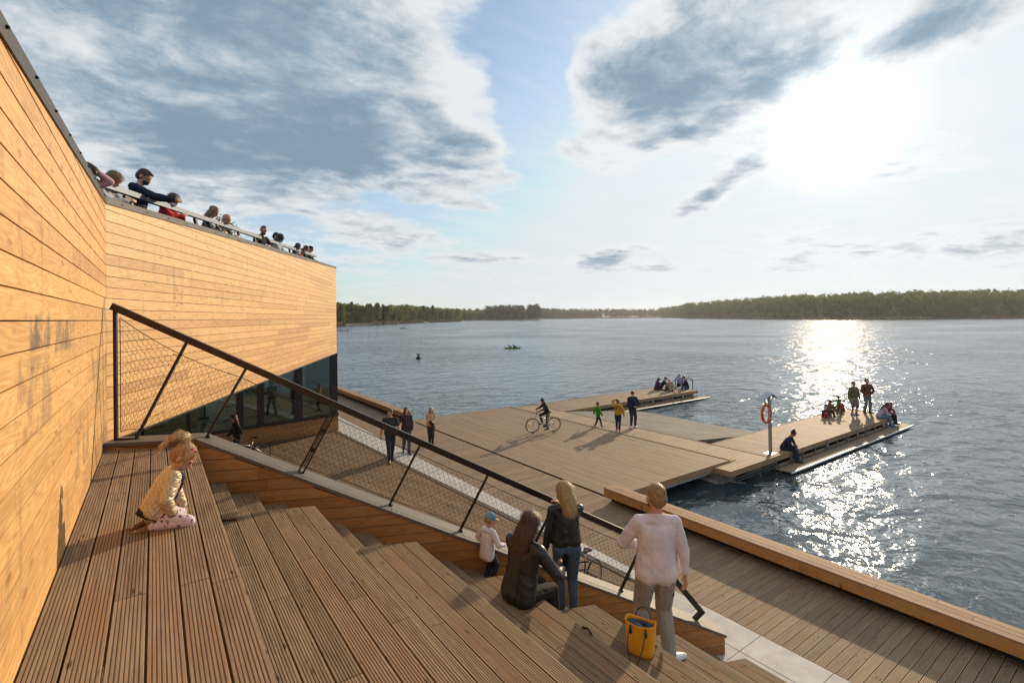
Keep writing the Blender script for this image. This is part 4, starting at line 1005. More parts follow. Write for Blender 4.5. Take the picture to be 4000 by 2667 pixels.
def person(label, loc, face, H, pel=(0, 0, 0.53), lean=0, side=0, twist=0, feet=None, hands=None, knees=None, elbows=None,
           head=(0, 0), top=None, topkw=None, bot=None, legl=1.0, fit=1.0, hair=('short', 'brown'), shoe=None, voxel=0.022, wide=1.0, hs=1.0,
           mask=None, hemz=0.02, sleeve=1.0, fingers=True, group=None, footdir=None, handdir=None, extra=None, loose=1.0, curl=35, topname='jacket', botname='trousers', hood=None, skirt=0):
    """builds one figure. lengths are in units of body height; x right, y forward, z up"""
    S = H; root_m = MB(); V = Vector
    pel = V(pel); Rt = Matrix.Rotation(R(-lean), 3, 'X') @ Matrix.Rotation(R(side), 3, 'Y') @ Matrix.Rotation(R(twist), 3, 'Z')
    def tp(x, y, z): return pel + Rt @ V((x, y, z))
    sw = 0.100 * wide; ch = 0.268
    shl, shr = tp(-sw, -0.005, ch), tp(sw, -0.005, ch); nk = tp(0, -0.010, ch + 0.036)
    hp = Rt.copy() if abs(lean) < 25 else Matrix.Rotation(R(-lean * 0.45), 3, 'X') @ Matrix.Rotation(R(side), 3, 'Y') @ Matrix.Rotation(R(twist), 3, 'Z')
    HR = hp @ Matrix.Rotation(R(-head[0]), 3, 'Z') @ Matrix.Rotation(R(-head[1]), 3, 'X')
    hc = nk + hp @ V((0, 0.008, 0.046))                # head pivot (base of skull)
    hs *= 1.06
    def hd(x, y, z): return hc + HR @ (V((x, y, z)) * hs)
    feet = feet or [(-0.055, 0, 0.04), (0.055, 0, 0.04)]; hands = hands or [(-0.17, 0.03, 0.45), (0.17, 0.03, 0.45)]
    knees = knees or [(0, 1, 0), (0, 1, 0)]; elbows = elbows or [(-0.5, -1, -0.2), (0.5, -1, -0.2)]
    hips = [pel + V((-0.052, 0, -0.01)), pel + V((0.052, 0, -0.01))]
    legs = []; arms = []
    for i in (0, 1):
        k, a = ik(hips[i], feet[i], 0.245, 0.245, knees[i]); legs.append((hips[i], k, a))
        e, w = ik((shl, shr)[i], hands[i], 0.175, 0.150, elbows[i]); arms.append(((shl, shr)[i], e, w))
    b = MB(); c = lambda p, q, r0, r1, n=10: b.cap(V(p) * S, V(q) * S, r0 * S, r1 * S, n)
    # torso
    for sx in (-1, 1):
        c(tp(sx * 0.040 * wide, 0, 0.0), tp(sx * 0.036 * wide, 0.004, 0.12), 0.056, 0.046)
        c(tp(sx * 0.036 * wide, 0.004, 0.12), tp(sx * 0.046 * wide, 0.004, 0.222), 0.046, 0.047)
        c(tp(sx * 0.050 * wide, 0.0, 0.225), (shl, shr)[sx > 0], 0.044, 0.031)
        c(nk + Rt @ V((sx * 0.012, -0.004, -0.006)), (shl, shr)[sx > 0] + Rt @ V((0, 0, 0.006)), 0.026, 0.024)
    c(tp(0, 0.006, 0.02), tp(0, 0.008, 0.215), 0.050, 0.050); c(tp(0, 0.0, 0.2), nk, 0.045, 0.030)
    c(nk - (nk - pel) * 0.1, hd(0, 0.0, 0.015), 0.034, 0.029)
    # head
    Q = HR
    def he(x, y, z, rx, ry, rz_): b.ell(hd(x, y, z) * S, (rx * hs * S, ry * hs * S, rz_ * hs * S), 14, 10, Q)
    he(0, 0.004, 0.060, 0.0425, 0.054, 0.050); he(0, 0.022, 0.018, 0.030, 0.034, 0.032); he(0, 0.034, 0.000, 0.017, 0.018, 0.014)
    b.cap(hd(0, 0.052, 0.044) * S, hd(0, 0.064, 0.024) * S, 0.006 * hs * S, 0.0085 * hs * S, 6)
    for sx in (-1, 1): he(sx * 0.046, -0.004, 0.036, 0.008, 0.012, 0.017); he(sx * 0.019, 0.046, 0.055, 0.015, 0.010, 0.006)
    he(0, 0.053, 0.008, 0.013, 0.006, 0.0055)
    # limbs
    for i, (h_, k, a) in enumerate(legs):
        c(h_, k, 0.052, 0.034); c(k, k.lerp(a, 0.35), 0.034, 0.033); c(k.lerp(a, 0.35), a, 0.033, 0.019)
        fd = V(footdir[i]).normalized() if footdir else V((0.15 * (1 if i else -1), 1, -0.1)).normalized()
        c(a + V((0, 0, -0.012)) - fd * 0.018, a + V((0, 0, -0.020)) + fd * 0.095, 0.021, 0.016)
    for i, (s_, e, w) in enumerate(arms):
        c(s_, e, 0.028, 0.023); c(e, e.lerp(w, 0.3), 0.024, 0.024); c(e.lerp(w, 0.3), w, 0.024, 0.014)
        f = V(handdir[i]).normalized() if handdir and handdir[i] else (w - e).normalized()
        sgn = -1 if i == 0 else 1
        lat = f.cross(V((sgn, 0, 0))); 
        if lat.length < 0.2: lat = f.cross(V((0, 0, 1)))
        lat.normalize(); nrm = f.cross(lat).normalized()
        if nrm.x * sgn > 0: nrm = -nrm          # palm side points inwards
        for q in (-0.5, 0.5): c(w, w + f * 0.045 + lat * 0.013 * q * 1.2, 0.011, 0.0115, 8)
        if fingers:
            for j, (q, ln) in enumerate(((-1.5, 0.92), (-0.5, 1.0), (0.5, 0.95), (1.5, 0.76))):
                p0 = w + f * 0.047 + lat * 0.0105 * q; cr = R(curl * (0.85 + 0.1 * j))
                d1 = (f * math.cos(cr * 0.5) + nrm * math.sin(cr * 0.5)); d2 = (f * math.cos(cr * 1.3) + nrm * math.sin(cr * 1.3)); d3 = (f * math.cos(cr * 1.9) + nrm * math.sin(cr * 1.9))
                p1 = p0 + d1 * 0.022 * ln; p2 = p1 + d2 * 0.015 * ln; p3 = p2 + d3 * 0.010 * ln
                c(p0, p1, 0.0054, 0.0050, 6); c(p1, p2, 0.0050, 0.0046, 6); c(p2, p3, 0.0046, 0.0040, 6)
            t0 = w + f * 0.014 - lat * 0.014; c(t0, t0 + (f * 0.75 - lat * 0.5 + nrm * 0.3).normalized() * 0.024, 0.0075, 0.006, 6)
            t1 = t0 + (f * 0.75 - lat * 0.5 + nrm * 0.3).normalized() * 0.024; c(t1, t1 + (f * 0.9 - lat * 0.1 + nrm * 0.35).normalized() * 0.018, 0.006, 0.0048, 6)
    if voxel <= 0.012: body = remesh_obj(b, 'person', SKIN, None, voxel * 0.62, 1)
    else: body = remesh_obj(b, 'person', SKIN, None, min(voxel, 0.02), 1)
    body.location = loc; body.rotation_euler = (0, 0, -R(face)); tag(body, label, 'person', group)
    # --- trousers
    off = 0.0055 * fit
    if bot:
        b2 = MB(); c = lambda p, q, r0, r1, n=10: b2.cap(V(p) * S, V(q) * S, r0 * S, r1 * S, n)
        for sx in (-1, 1): c(tp(sx * 0.040 * wide, -0.002, -0.005), tp(sx * 0.038 * wide, 0.002, 0.065), 0.056 + off, 0.052 + off)
        c(tp(0, -0.004, 0.0), tp(0, 0.0, 0.06), 0.055 + off, 0.050 + off)
        for i, (h_, k, a) in enumerate(legs):
            c(h_ + V((0, -0.006, 0)), k, 0.055 + off, 0.035 + off * 1.5)
            if legl > 0.5:
                e = k.lerp(a, min(1, (legl - 0.5) * 2) * 0.93); c(k, e, 0.035 + off * 1.5, (0.024 + off * 1.8) if legl > 0.9 else 0.036 + off)
            if skirt: pass
        if legl <= 0.5:
            b2 = MB()
            for sx in (-1, 1): c(tp(sx * 0.040 * wide, -0.002, -0.005), tp(sx * 0.038 * wide, 0.002, 0.065), 0.056 + off, 0.052 + off)
            for i, (h_, k, a) in enumerate(legs): c(h_, h_.lerp(k, legl * 2 * 0.95), 0.057 + off, 0.045 + off * 1.8)
        crumple(remesh_obj(b2, botname, bot, body, voxel, 2), 0.0035 * min(S, 1.6), S)
    # --- top
    if top:
        b3 = MB(); o3 = 0.011 * loose; c = lambda p, q, r0, r1, n=12: b3.cap(V(p) * S, V(q) * S, r0 * S, r1 * S, n)
        for sx in (-1, 1):
            c(tp(sx * 0.047 * wide, 0, hemz), tp(sx * 0.040 * wide, 0.004, 0.13), max(0.053 + o3, 0.065 + off), 0.048 + o3)
            c(tp(sx * 0.040 * wide, 0.004, 0.13), tp(sx * 0.047 * wide, 0.002, 0.215), 0.048 + o3, 0.047 + o3)
            c(tp(sx * 0.050 * wide, 0.0, 0.218), (shl, shr)[sx > 0] + Rt @ V((0, 0, -0.004)), 0.044 + o3 * 0.8, 0.031 + o3 * 0.6)
            c(nk + Rt @ V((sx * 0.016, -0.006, -0.016)), (shl, shr)[sx > 0] + Rt @ V((0, 0, 0.004)), 0.033, 0.029 + o3 * 0.3)
        for sx in (-1, 1): c(tp(sx * 0.020, 0.012, hemz + 0.004), tp(sx * 0.020, 0.016, 0.205), 0.053 + o3, 0.050 + o3); c(tp(sx * 0.020, -0.010, hemz + 0.004), tp(sx * 0.020, -0.012, 0.205), 0.052 + o3, 0.048 + o3)
        c(tp(0, -0.004, ch - 0.03), nk - Rt @ V((0, 0, 0.010)), 0.048, 0.040)
        if skirt:
            for sx in (-1, 1): c(tp(sx * 0.045, -0.03, 0.02), tp(sx * 0.075, -0.05, -skirt), 0.062, 0.05)
        for i, (s_, e, w) in enumerate(arms):
            if sleeve >= 0.5:
                c(s_, e, 0.031 + o3 * 0.7, 0.026 + o3 * 0.7)
                if sleeve > 0.5: c(e, e.lerp(w, (sleeve - 0.5) * 2 * 0.97), 0.026 + o3 * 0.7, 0.017 + o3 * 0.6)
            elif sleeve > 0: c(s_, s_.lerp(e, sleeve * 2), 0.035 + o3 * 0.6, 0.031 + o3 * 0.6)
        if hood is not None:
            c(tp(-0.045, -0.05, ch + 0.015), tp(0.045, -0.05, ch + 0.015), 0.026, 0.026); c(tp(-0.05, -0.02, ch + 0.03), tp(-0.03, 0.03, ch + 0.03), 0.018, 0.012); c(tp(0.05, -0.02, ch + 0.03), tp(0.03, 0.03, ch + 0.03), 0.018, 0.012)
        crumple(remesh_obj(b3, topname, top, body, voxel, 2), (0.0050 if 'jacket' in topname else 0.0040) * min(S, 1.6), S)
    # --- shoes
    if shoe:
        for i, (h_, k, a) in enumerate(legs):
            b4 = MB(); fd = V(footdir[i]).normalized() if footdir else V((0.15 * (1 if i else -1), 1, -0.1)).normalized()
            a_ = a
            b4.cap((a_ + V((0, 0, -0.010)) - fd * 0.020) * S, (a_ + V((0, 0, -0.022)) + fd * 0.080) * S, 0.0265 * S, 0.0215 * S, 10)
            b4.cap((a_ + V((0, 0, -0.024)) - fd * 0.022) * S, (a_ + V((0, 0, -0.026)) + fd * 0.105) * S, 0.0225 * S, 0.018 * S, 10)
            b4.cap((a_ + V((0, 0, 0.008))) * S, (a_ + V((0, 0, -0.01))) * S, 0.026 * S, 0.026 * S, 10)
            remesh_obj(b4, 'shoe', shoe, body, min(voxel, 0.012), 1)
    # --- hair / hats
    kind, hcol = hair; hm = HM.get(hcol, HM['brown']); b5 = MB()
    def hell(x, y, z, rx, ry, rz_, m_=None): (m_ or b5).ell(hd(x, y, z) * S, (rx * hs * S, ry * hs * S, rz_ * hs * S), 16, 12, Q)
    def hcp(p, q, r0, r1, m_=None): (m_ or b5).cap(hd(*p) * S, hd(*q) * S, r0 * hs * S, r1 * hs * S, 10)
    hv = min(voxel, 0.014)
    if kind in ('short', 'crop'):
        g_ = 0.004 if kind == 'short' else 0.0015
        hell(0, -0.006, 0.068, 0.0435 + g_, 0.052 + g_, 0.0465 + g_); hell(0, -0.024, 0.045, 0.040 + g_, 0.036 + g_, 0.042 + g_)
        if kind == 'short': hell(0, 0.030, 0.092, 0.030, 0.024, 0.016)
    elif kind == 'mop':
        hell(0, -0.002, 0.072, 0.050, 0.058, 0.047); hell(0, -0.018, 0.045, 0.049, 0.044, 0.046); hell(0, 0.036, 0.088, 0.034, 0.022, 0.018)
    elif kind in ('long', 'vlong', 'bob', 'curly'):
        r_ = 0.049 if kind != 'curly' else 0.062
        hell(0, -0.006, 0.068, r_, 0.058 + (0.01 if kind == 'curly' else 0), r_)
        ln = {'long': -0.085, 'vlong': -0.15, 'bob': -0.03, 'curly': -0.05}[kind]
        for sx in (-1, -0.33, 0.33, 1):
            yy = -0.034 + 0.018 * abs(sx)
            hcp((sx * 0.030, yy, 0.05), (sx * 0.036, yy - 0.012, -0.01), 0.025, 0.025); hcp((sx * 0.036, yy - 0.012, -0.01), (sx * 0.040, yy - 0.020, ln), 0.024, 0.015 if kind != 'curly' else 0.03)
        for sx in (-1, 1): hcp((sx * 0.038, 0.004, 0.07), (sx * 0.045, 0.002, 0.0), 0.016, 0.013); hcp((sx * 0.045, 0.002, 0.0), (sx * 0.050, -0.012, ln * 0.9), 0.013, 0.008)
    elif kind == 'bun':
        hell(0, -0.008, 0.066, 0.0465, 0.055, 0.048); hell(0, -0.045, 0.115, 0.024, 0.024, 0.022)
    elif kind == 'pony':
        hell(0, -0.005, 0.068, 0.0465, 0.056, 0.049); hell(0, -0.016, 0.040, 0.043, 0.044, 0.038)
        for sx in (-1, 1): hcp((sx * 0.038, 0.026, 0.075), (sx * 0.046, 0.022, 0.02), 0.010, 0.007); hcp((sx * 0.046, 0.022, 0.02), (sx * 0.047, 0.034, -0.03), 0.007, 0.003)
        pts = [(0, -0.035, 0.118), (0, -0.062, 0.138), (0, -0.088, 0.125), (0.0, -0.104, 0.092), (0.002, -0.110, 0.050), (0.004, -0.104, 0.015)]
        rr = [0.011, 0.018, 0.022, 0.020, 0.015, 0.005]
        for p, q, r0, r1 in zip(pts[:-1], pts[1:], rr[:-1], rr[1:]): hcp(p, q, r0, r1); hcp((p[0] + 0.014, p[1] - 0.004, p[2]), (q[0] + 0.018, q[1] + 0.003, q[2] - 0.006), r0 * 0.6, r1 * 0.6)
    if b5.v:
        ho = remesh_obj(b5, 'hair', hm, body, hv, 1)
        c0 = hd(0, 0, 0.07) * S; back = HR @ V((0, -1, 0)); pt = hd(0, -0.05, 0.118) * S
        if kind == 'pony': fl_ = lambda p: ((pt - p).normalized() if (p - c0).length < 0.075 * hs * S else (HR @ V((0, -0.35, -1))))
        elif kind in ('short', 'crop'): fl_ = lambda p: HR @ V((0, -0.5, -0.9)) if (p - c0).dot(back) > 0 else HR @ V((0, 0.6, 0.1))
        else: fl_ = lambda p: V((0, 0, -1)) + back * 0.15
        if voxel <= 0.012: furry(ho, {'crop': 5200, 'short': 4200}.get(kind, 5200), {'crop': 0.010, 'short': 0.022}.get(kind, 0.055) * (S if kind != 'pony' else 0.8), 0.0011, fl_, 0.35 if kind in ('crop',) else 0.22)
        elif voxel <= 0.018: furry(ho, 900, {'crop': 0.008, 'short': 0.03}.get(kind, 0.06), 0.003, fl_, 0.35)
    if kind == 'cap':
        b6 = MB(); hell(0, -0.004, 0.070, 0.049, 0.058, 0.050, b6); remesh_obj(b6, 'cap', extra['cap'], body, hv, 1)
        b6 = MB(); hell(0, 0.066, 0.062, 0.036, 0.036, 0.004, b6); o = b6.build('cap_peak', extra['peak'], body, True)
        b6 = MB(); hell(0, -0.020, 0.040, 0.0435, 0.040, 0.030, b6); remesh_obj(b6, 'hair', hm, body, hv, 1)
    if kind == 'hat':
        b6 = MB(); hell(0, -0.004, 0.072, 0.050, 0.060, 0.050, b6); hell(0, -0.02, 0.045, 0.048, 0.048, 0.045, b6); remesh_obj(b6, 'hood', extra['cap'], body, hv, 1)
    if mask:
        b6 = MB(); hell(0, 0.034, 0.010, 0.031, 0.030, 0.026, b6); remesh_obj(b6, 'face_mask', mask, body, hv * 0.7, 1)
        b6 = MB()
        for sx in (-1, 1): b6.tube([hd(sx * 0.030, 0.03, 0.02) * S, hd(sx * 0.046, 0.0, 0.045) * S], 0.0009 * S, 4)
        b6.build('mask_strap', mask, body)
    if voxel <= 0.016:
        for sx in (-1, 1):
            b6 = MB(); b6.ell(hd(sx * 0.0185, 0.0505, 0.045) * S, tuple(Vector((0.0062, 0.004, 0.0042)) * hs * S), 8, 6, Q); b6.build('eye', M['eye'], body, True)
    # joint positions in body space for anything held
    return body, dict(hd=lambda x, y, z: hd(x, y, z) * S, tp=lambda x, y, z: tp(x, y, z) * S, arms=[(p * S, q * S, r * S) for p, q, r in arms], legs=[(p * S, q * S, r * S) for p, q, r in legs])
black_lea = fab('black_leather', (0.014, 0.012, 0.011), rough=0.38, bmp=0.004, spec=0.5)
jeans = fab('blue_denim', (0.055, 0.085, 0.135)); djeans = fab('dark_denim', (0.022, 0.028, 0.045)); ljeans = fab('light_denim', (0.16, 0.21, 0.29))
blackf = fab('black_cloth', (0.016, 0.015, 0.016)); navy = fab('navy_cloth', (0.018, 0.025, 0.05)); white = fab('white_cotton', (0.66, 0.575, 0.585), bmp=0.008); grey = fab('grey_cotton', (0.30, 0.27, 0.245), bmp=0.007)
dgrey = fab('dark_grey_cotton', (0.04, 0.038, 0.042)); purple = fab('purple_cloth', (0.065, 0.018, 0.06)); coat = fab('camel_coat', (0.33, 0.24, 0.15)); cream = fab('beige_knit', (0.50, 0.33, 0.20))
redf = fab('red_jacket', (0.42, 0.02, 0.025)); pinkf = fab('pink_knit', (0.55, 0.30, 0.33)); greenf = fab('green_rain_jacket', (0.055, 0.22, 0.012)); yellow = fab('mustard_hoodie', (0.50, 0.27, 0.012))
olive = fab('olive_jacket', (0.13, 0.11, 0.05)); brown = fab('brown_sweater', (0.13, 0.05, 0.028)); lgrey = fab('light_grey_knit', (0.40, 0.39, 0.41)); wine = fab('wine_shirt', (0.055, 0.03, 0.038)); khaki = fab('khaki_shorts', (0.24, 0.20, 0.16))
whites = simple('white_shoe_leather', (0.72, 0.72, 0.72), 0.5); blacks = simple('black_shoe_leather', (0.02, 0.02, 0.02), 0.5); reds = simple('red_shoe', (0.45, 0.03, 0.04), 0.5); blues = simple('blue_trainer', (0.05, 0.12, 0.30), 0.5)
pblack = fab('black_face_mask', (0.03, 0.032, 0.036)); pwhite = fab('white_face_mask', (0.6, 0.6, 0.62)); pblue = fab('blue_face_mask', (0.16, 0.34, 0.62))
CAMF = 35.74
# ---------------------------------------------------------------- on the stepped seating
# man in the white sweatshirt
man, J = person('tall person in white sweatshirt and grey joggers on the steps behind the yellow bag', (5.08, 4.02, 1.087), 36, 2.22,
    pel=(0.0, 0, 0.515), lean=2, side=1.5, feet=[(-0.080, 0.0, 0.04), (0.072, -0.01, 0.04)], hands=[(-0.05, 0.14, 0.60), (0.175, 0.03, 0.455)], elbows=[(-1.2, -0.35, -0.2), (1.0, -0.7, 0)],
    head=(-8, 4), top=white, bot=grey, fit=1.6, hair=('crop', 'sandy'), shoe=whites, voxel=0.012, mask=pblack, loose=1.35, hemz=-0.012, sleeve=0.90, topname='sweatshirt', botname='joggers', wide=1.0, hs=1.1, curl=30, footdir=[(-0.2, 1, -0.1), (1.0, 0.5, -0.1)])
# side stripe of the joggers
L = J['legs'][1]; st = MB(); st.cap(L[0] + Vector((0.115, 0.01, -0.05)), L[0] + Vector((0.100, 0.0, -0.30)), 0.014, 0.012, 8); st.build('side_stripe', blackf, man, True)
nk = MB(); nk.tube([J['hd'](0.036 * math.sin(q * PI / 8), 0.0 + 0.036 * math.cos(q * PI / 8) - 0.005, -0.028 + 0.006 * math.cos(q * PI / 8)) for q in range(16)], 0.0022, 5, closed=True); nk.build('necklace', simple('thin_gold_chain', (0.7, 0.5, 0.25), 0.3, 0.9), man)

wl = fab('black_leather_biker', (0.012, 0.011, 0.011), rough=0.42, bmp=0.006, spec=0.5)
wom, J = person('blond person in short black leather jacket and blue jeans standing by the handrail', (4.52, 5.06, 1.322), 28, 1.84,
    pel=(0.0, 0, 0.53), lean=4, feet=[(-0.035, 0.02, 0.04), (0.05, -0.02, 0.04)], hands=[(-0.155, 0.045, 0.47), (-0.02, 0.115, 0.79)], elbows=[(-0.5, -1, 0), (0.9, 0.2, -1)],
    head=(-38, 14), top=wl, bot=jeans, fit=0.7, hair=('long', 'blond'), shoe=whites, voxel=0.011, hemz=0.045, loose=0.8, topname='leather_jacket', botname='jeans', curl=50)
ph = MB(); a = J['arms'][1][2]; ph.obox(a + Vector((-0.03, 0.01, 0.0)), (0.03, 0.06, 0), (-0.006, 0.003, 0), (0, 0.02, 0.14)); o = ph.build('telephone', M['black'])
o.matrix_world = Matrix.Translation(Vector((4.52, 5.06, 1.322))) @ Matrix.Rotation(-R(28), 4, 'Z'); tag(o, 'dark mobile phone held up to the mouth of the blond person by the handrail', 'phone')
yk = MB()
for q in range(6): yk.tube([J['tp'](-0.10 + 0.2 * i_ / 6.0, -0.050 - 0.010 * math.sin(PI * i_ / 6), 0.285 - q * 0.017 + 0.012 * math.sin(PI * i_ / 6)) for i_ in range(7)], 0.0045, 6)
yk.build('quilted_yoke', wl, wom, True)

seat, J = person('seated person with long dark hair in a black leather jacket on the steps', (3.35, 4.58, 2.171), 78, 1.92,
    pel=(0, 0, 0.055), lean=12, side=3, feet=[(-0.015, 0.27, -0.243), (0.06, 0.285, -0.243)], hands=[(-0.03, 0.26, 0.13), (0.13, 0.25, 0.15)], elbows=[(-1, -0.3, -0.5), (0.9, -0.6, -0.5)],
    knees=[(0, 0.6, 1), (0.1, 0.6, 1)], head=(10, 10), top=black_lea, bot=blackf, fit=0.8, hair=('long', 'auburn'), shoe=blacks, voxel=0.012, hemz=-0.015, loose=1.3, wide=1.08, topname='leather_jacket', curl=45)
ph = MB(); a = J['arms'][1][2]; ph.obox(a + Vector((-0.02, 0.05, 0.0)), (0.01, 0.02, 0.14), (-0.008, 0.004, 0), (0.07, 0, 0.0)); o = ph.build('telephone', M['black'])
o.matrix_world = Matrix.Translation(Vector((3.35, 4.58, 2.171))) @ Matrix.Rotation(-R(78), 4, 'Z'); tag(o, 'dark mobile phone in the hand of the seated long haired person', 'phone')

boy, J = person('toddler in a pale blue cap and white hoodie standing by the sloping parapet', (3.78, 5.90, 1.652), 80, 1.0,
    pel=(0.0, 0, 0.48), lean=6, feet=[(-0.05, 0, 0.04), (0.05, 0.03, 0.04)], hands=[(-0.16, 0.10, 0.50), (0.16, 0.17, 0.55)], elbows=[(-1, -0.6, -0.4), (0.8, -0.9, -0.4)],
    head=(8, 16), top=fab('white_hoodie', (0.66, 0.60, 0.62)), bot=navy, fit=1.2, hair=('cap', 'sandy'), extra={'cap': fab('pale_blue_cap', (0.17, 0.29, 0.35)), 'peak': fab('tan_peak', (0.52, 0.36, 0.24))},
    shoe=blacks, voxel=0.009, hs=1.42, loose=2.0, hemz=-0.07, hood=1, topname='hoodie', wide=0.98)
lt = MB(); lt.tube([J['tp'](0.075 + 0.018 * math.cos(a), 0.070, 0.20 + 0.034 * math.sin(a)) for a in [0.8 + q * 0.45 for q in range(11)]], 0.006, 6); lt.build('chest_letter', blackf, boy)
# kneeling girl
t = mat('patterned_leggings'); co = objco(t)
v1 = t.new('ShaderNodeTexVoronoi'); v1.inputs['Scale'].default_value = 30; t.put(v1.inputs['Vector'], co); v2 = t.new('ShaderNodeTexVoronoi'); v2.inputs['Scale'].default_value = 38; t.put(v2.inputs['Vector'], t.vm('ADD', co, (0.3, 0.1, 0.2)))
v3 = t.new('ShaderNodeTexVoronoi'); v3.inputs['Scale'].default_value = 52; t.put(v3.inputs['Vector'], t.vm('ADD', co, (0.7, 0.9, 0.1)))
c = t.mix(t.sm(v1.outputs['Distance'], 0.30, 0.24), (0.62, 0.50, 0.52), (0.04, 0.03, 0.035)); c = t.mix(t.sm(v2.outputs['Distance'], 0.26, 0.21), c, (0.55, 0.12, 0.24)); c = t.mix(t.sm(v3.outputs['Distance'], 0.16, 0.12), c, (0.5, 0.02, 0.03))
t.put(t.b.inputs['Base Color'], c); t.b.inputs['Roughness'].default_value = 0.8; leg = t.mat
t = mat('quilted_gold_jacket'); co = objco(t); x, y, z = t.xyz(co)
u1 = t.m('ABSOLUTE', t.m('SINE', t.m('MULTIPLY', t.m('ADD', t.m('ADD', x, y), z), 58.0))); u2 = t.m('ABSOLUTE', t.m('SINE', t.m('MULTIPLY', t.m('SUBTRACT', t.m('ADD', x, y), z), 58.0)))
q_ = t.m('MINIMUM', t.m('POWER', u1, 0.4), t.m('POWER', u2, 0.4)); n = t.noise(co, 16, 3, 0.6, 1.0)
t.put(t.b.inputs['Base Color'], t.mix(n, (0.50, 0.37, 0.20), (0.66, 0.52, 0.33))); t.b.inputs['Roughness'].default_value = 0.42; t.b.inputs['Metallic'].default_value = 0.15
bump(t, t.m('ADD', q_, t.m('MULTIPLY', n, 1.2)), 0.007); goldj = t.mat
girl, J = person('small blond child in gold quilted jacket kneeling on the top step', (0.05, 4.78, 3.80), 84, 1.00,
    pel=(0, -0.06, 0.135), lean=27, side=-2, feet=[(-0.075, -0.10, 0.035), (0.075, -0.09, 0.035)], hands=[(-0.17, 0.16, 0.04), (0.12, 0.045, 0.10)], elbows=[(-1, -0.3, 0.2), (0.9, -0.8, 0.2)],
    knees=[(-0.25, 1, 0.05), (0.25, 1, 0.05)], footdir=[(0.2, -1, -0.1), (-0.2, -1, -0.1)], head=(20, 32), top=goldj, bot=leg, fit=1.8, hair=('pony', 'blond'), shoe=fab('tan_sandal', (0.20, 0.12, 0.07)), voxel=0.0085, hs=1.42,
    loose=2.8, hemz=-0.01, topname='quilted_jacket', botname='leggings', wide=1.04, curl=18)
b6 = MB(); b6.tube([J['hd'](0.012 * math.cos(q * PI / 5), -0.036 + 0.004 * math.sin(q * PI / 5), 0.119 + 0.010 * math.sin(q * PI / 5)) for q in range(10)], 0.004, 6, closed=True); b6.build('hair_band', fab('yellow_band', (0.6, 0.5, 0.12)), girl)
b6 = MB()
for sx in (-1, 1): b6.ell(J['hd'](0.036 + 0.0, 0.020 + sx * 0.012, 0.108), (0.007, 0.013, 0.009), 8, 6)
b6.ell(J['hd'](0.040, 0.020, 0.108), (0.006, 0.005, 0.006), 8, 6); b6.build('hair_bow', fab('pink_bow', (0.72, 0.03, 0.20)), girl, True)
b6 = MB()
for dz, r_ in ((0.0, 0.0075), (0.013, 0.0050), (0.026, 0.006)):
    b6.tube([J['tp'](0.112 * math.cos(q * PI / 8), 0.094 * math.sin(q * PI / 8), -0.055 - 0.0 + dz) for q in range(16)], r_ * 1.06, 6, closed=True)
b6.build('striped_waistband', blackf, girl, True)
a = J['arms'][1]; b6 = MB(); d_ = (a[2] - a[1]).normalized(); x = d_.orthogonal().normalized(); y = d_.cross(x); cc = a[2] - d_ * 0.012
b6.tube([cc + (x * math.cos(q * PI / 6) + y * math.sin(q * PI / 6)) * 0.030 for q in range(12)], 0.010, 6, closed=True); b6.build('cuff', blackf, girl, True)
# striped flag patch on the shirt front
fl = MB(); fw_ = MB()
for q in range(7):
    z = 0.235 - q * 0.014; (fl if q % 2 == 0 else fw_).obox(J['tp'](0.012, 0.093, z), J['tp'](0.070, 0.088, z) - J['tp'](0.012, 0.093, z), (0, 0.003, 0), J['tp'](0.012, 0.093, z - 0.014) - J['tp'](0.012, 0.093, z))
fl.build('shirt_stripe_red', redf, girl); fw_.build('shirt_stripe_white', white, girl)
sh = MB(); sh.cap(J['tp'](0.03, 0.045, 0.26), J['tp'](0.03, 0.055, 0.10), 0.048, 0.052, 10); remesh_obj(sh, 'shirt', navy, girl, 0.01, 2)

# ---------------------------------------------------------------- on the promenade
person('bearded person in a dark tee and blue jeans walking beside the coping rail', (7.26, 18.05, 0.0), 192, 1.97, feet=[(-0.045, -0.13, 0.05), (0.045, 0.11, 0.04)], hands=[(-0.17, 0.14, 0.47), (0.18, -0.06, 0.44)],
    head=(50, 6), top=dgrey, bot=djeans, hair=('short', 'brown'), shoe=blacks, voxel=0.018, sleeve=0.33, wide=1.12, topname='t_shirt', botname='jeans', elbows=[(-1, -0.6, 0), (1, -0.6, 0)])
person('dark haired person in a wine shirt and jeans walking behind the bearded one', (8.20, 18.72, 0.0), 190, 1.83, feet=[(-0.03, 0.10, 0.04), (0.035, -0.13, 0.055)], hands=[(-0.10, 0.12, 0.52), (0.16, -0.05, 0.50)],
    head=(0, 0), top=wine, bot=jeans, hair=('long', 'brown'), shoe=blacks, voxel=0.018, topname='shirt', botname='jeans', hemz=-0.02)
p_, J = person('blond person in a beige knit top, arms folded over a black bag', (9.50, 19.15, 0.0), 200, 1.63, feet=[(-0.03, 0.05, 0.04), (0.03, -0.05, 0.04)], hands=[(0.07, 0.12, 0.63), (-0.06, 0.13, 0.61)],
    head=(-5, 4), top=cream, bot=black_lea, hair=('long', 'blond'), shoe=blacks, voxel=0.018, loose=1.4, topname='knit_top', elbows=[(-1, 0, -0.7), (1, 0, -0.7)])
hb_ = MB(); hb_.cap((0.03, 0.22, 1.04), (-0.05, 0.23, 0.98), 0.085, 0.075); hb_.cap((-0.04, 0.20, 0.95), (-0.06, 0.18, 0.70), 0.06, 0.04); o = remesh_obj(hb_, 'shoulder_bag', black_lea, None, 0.02, 2)
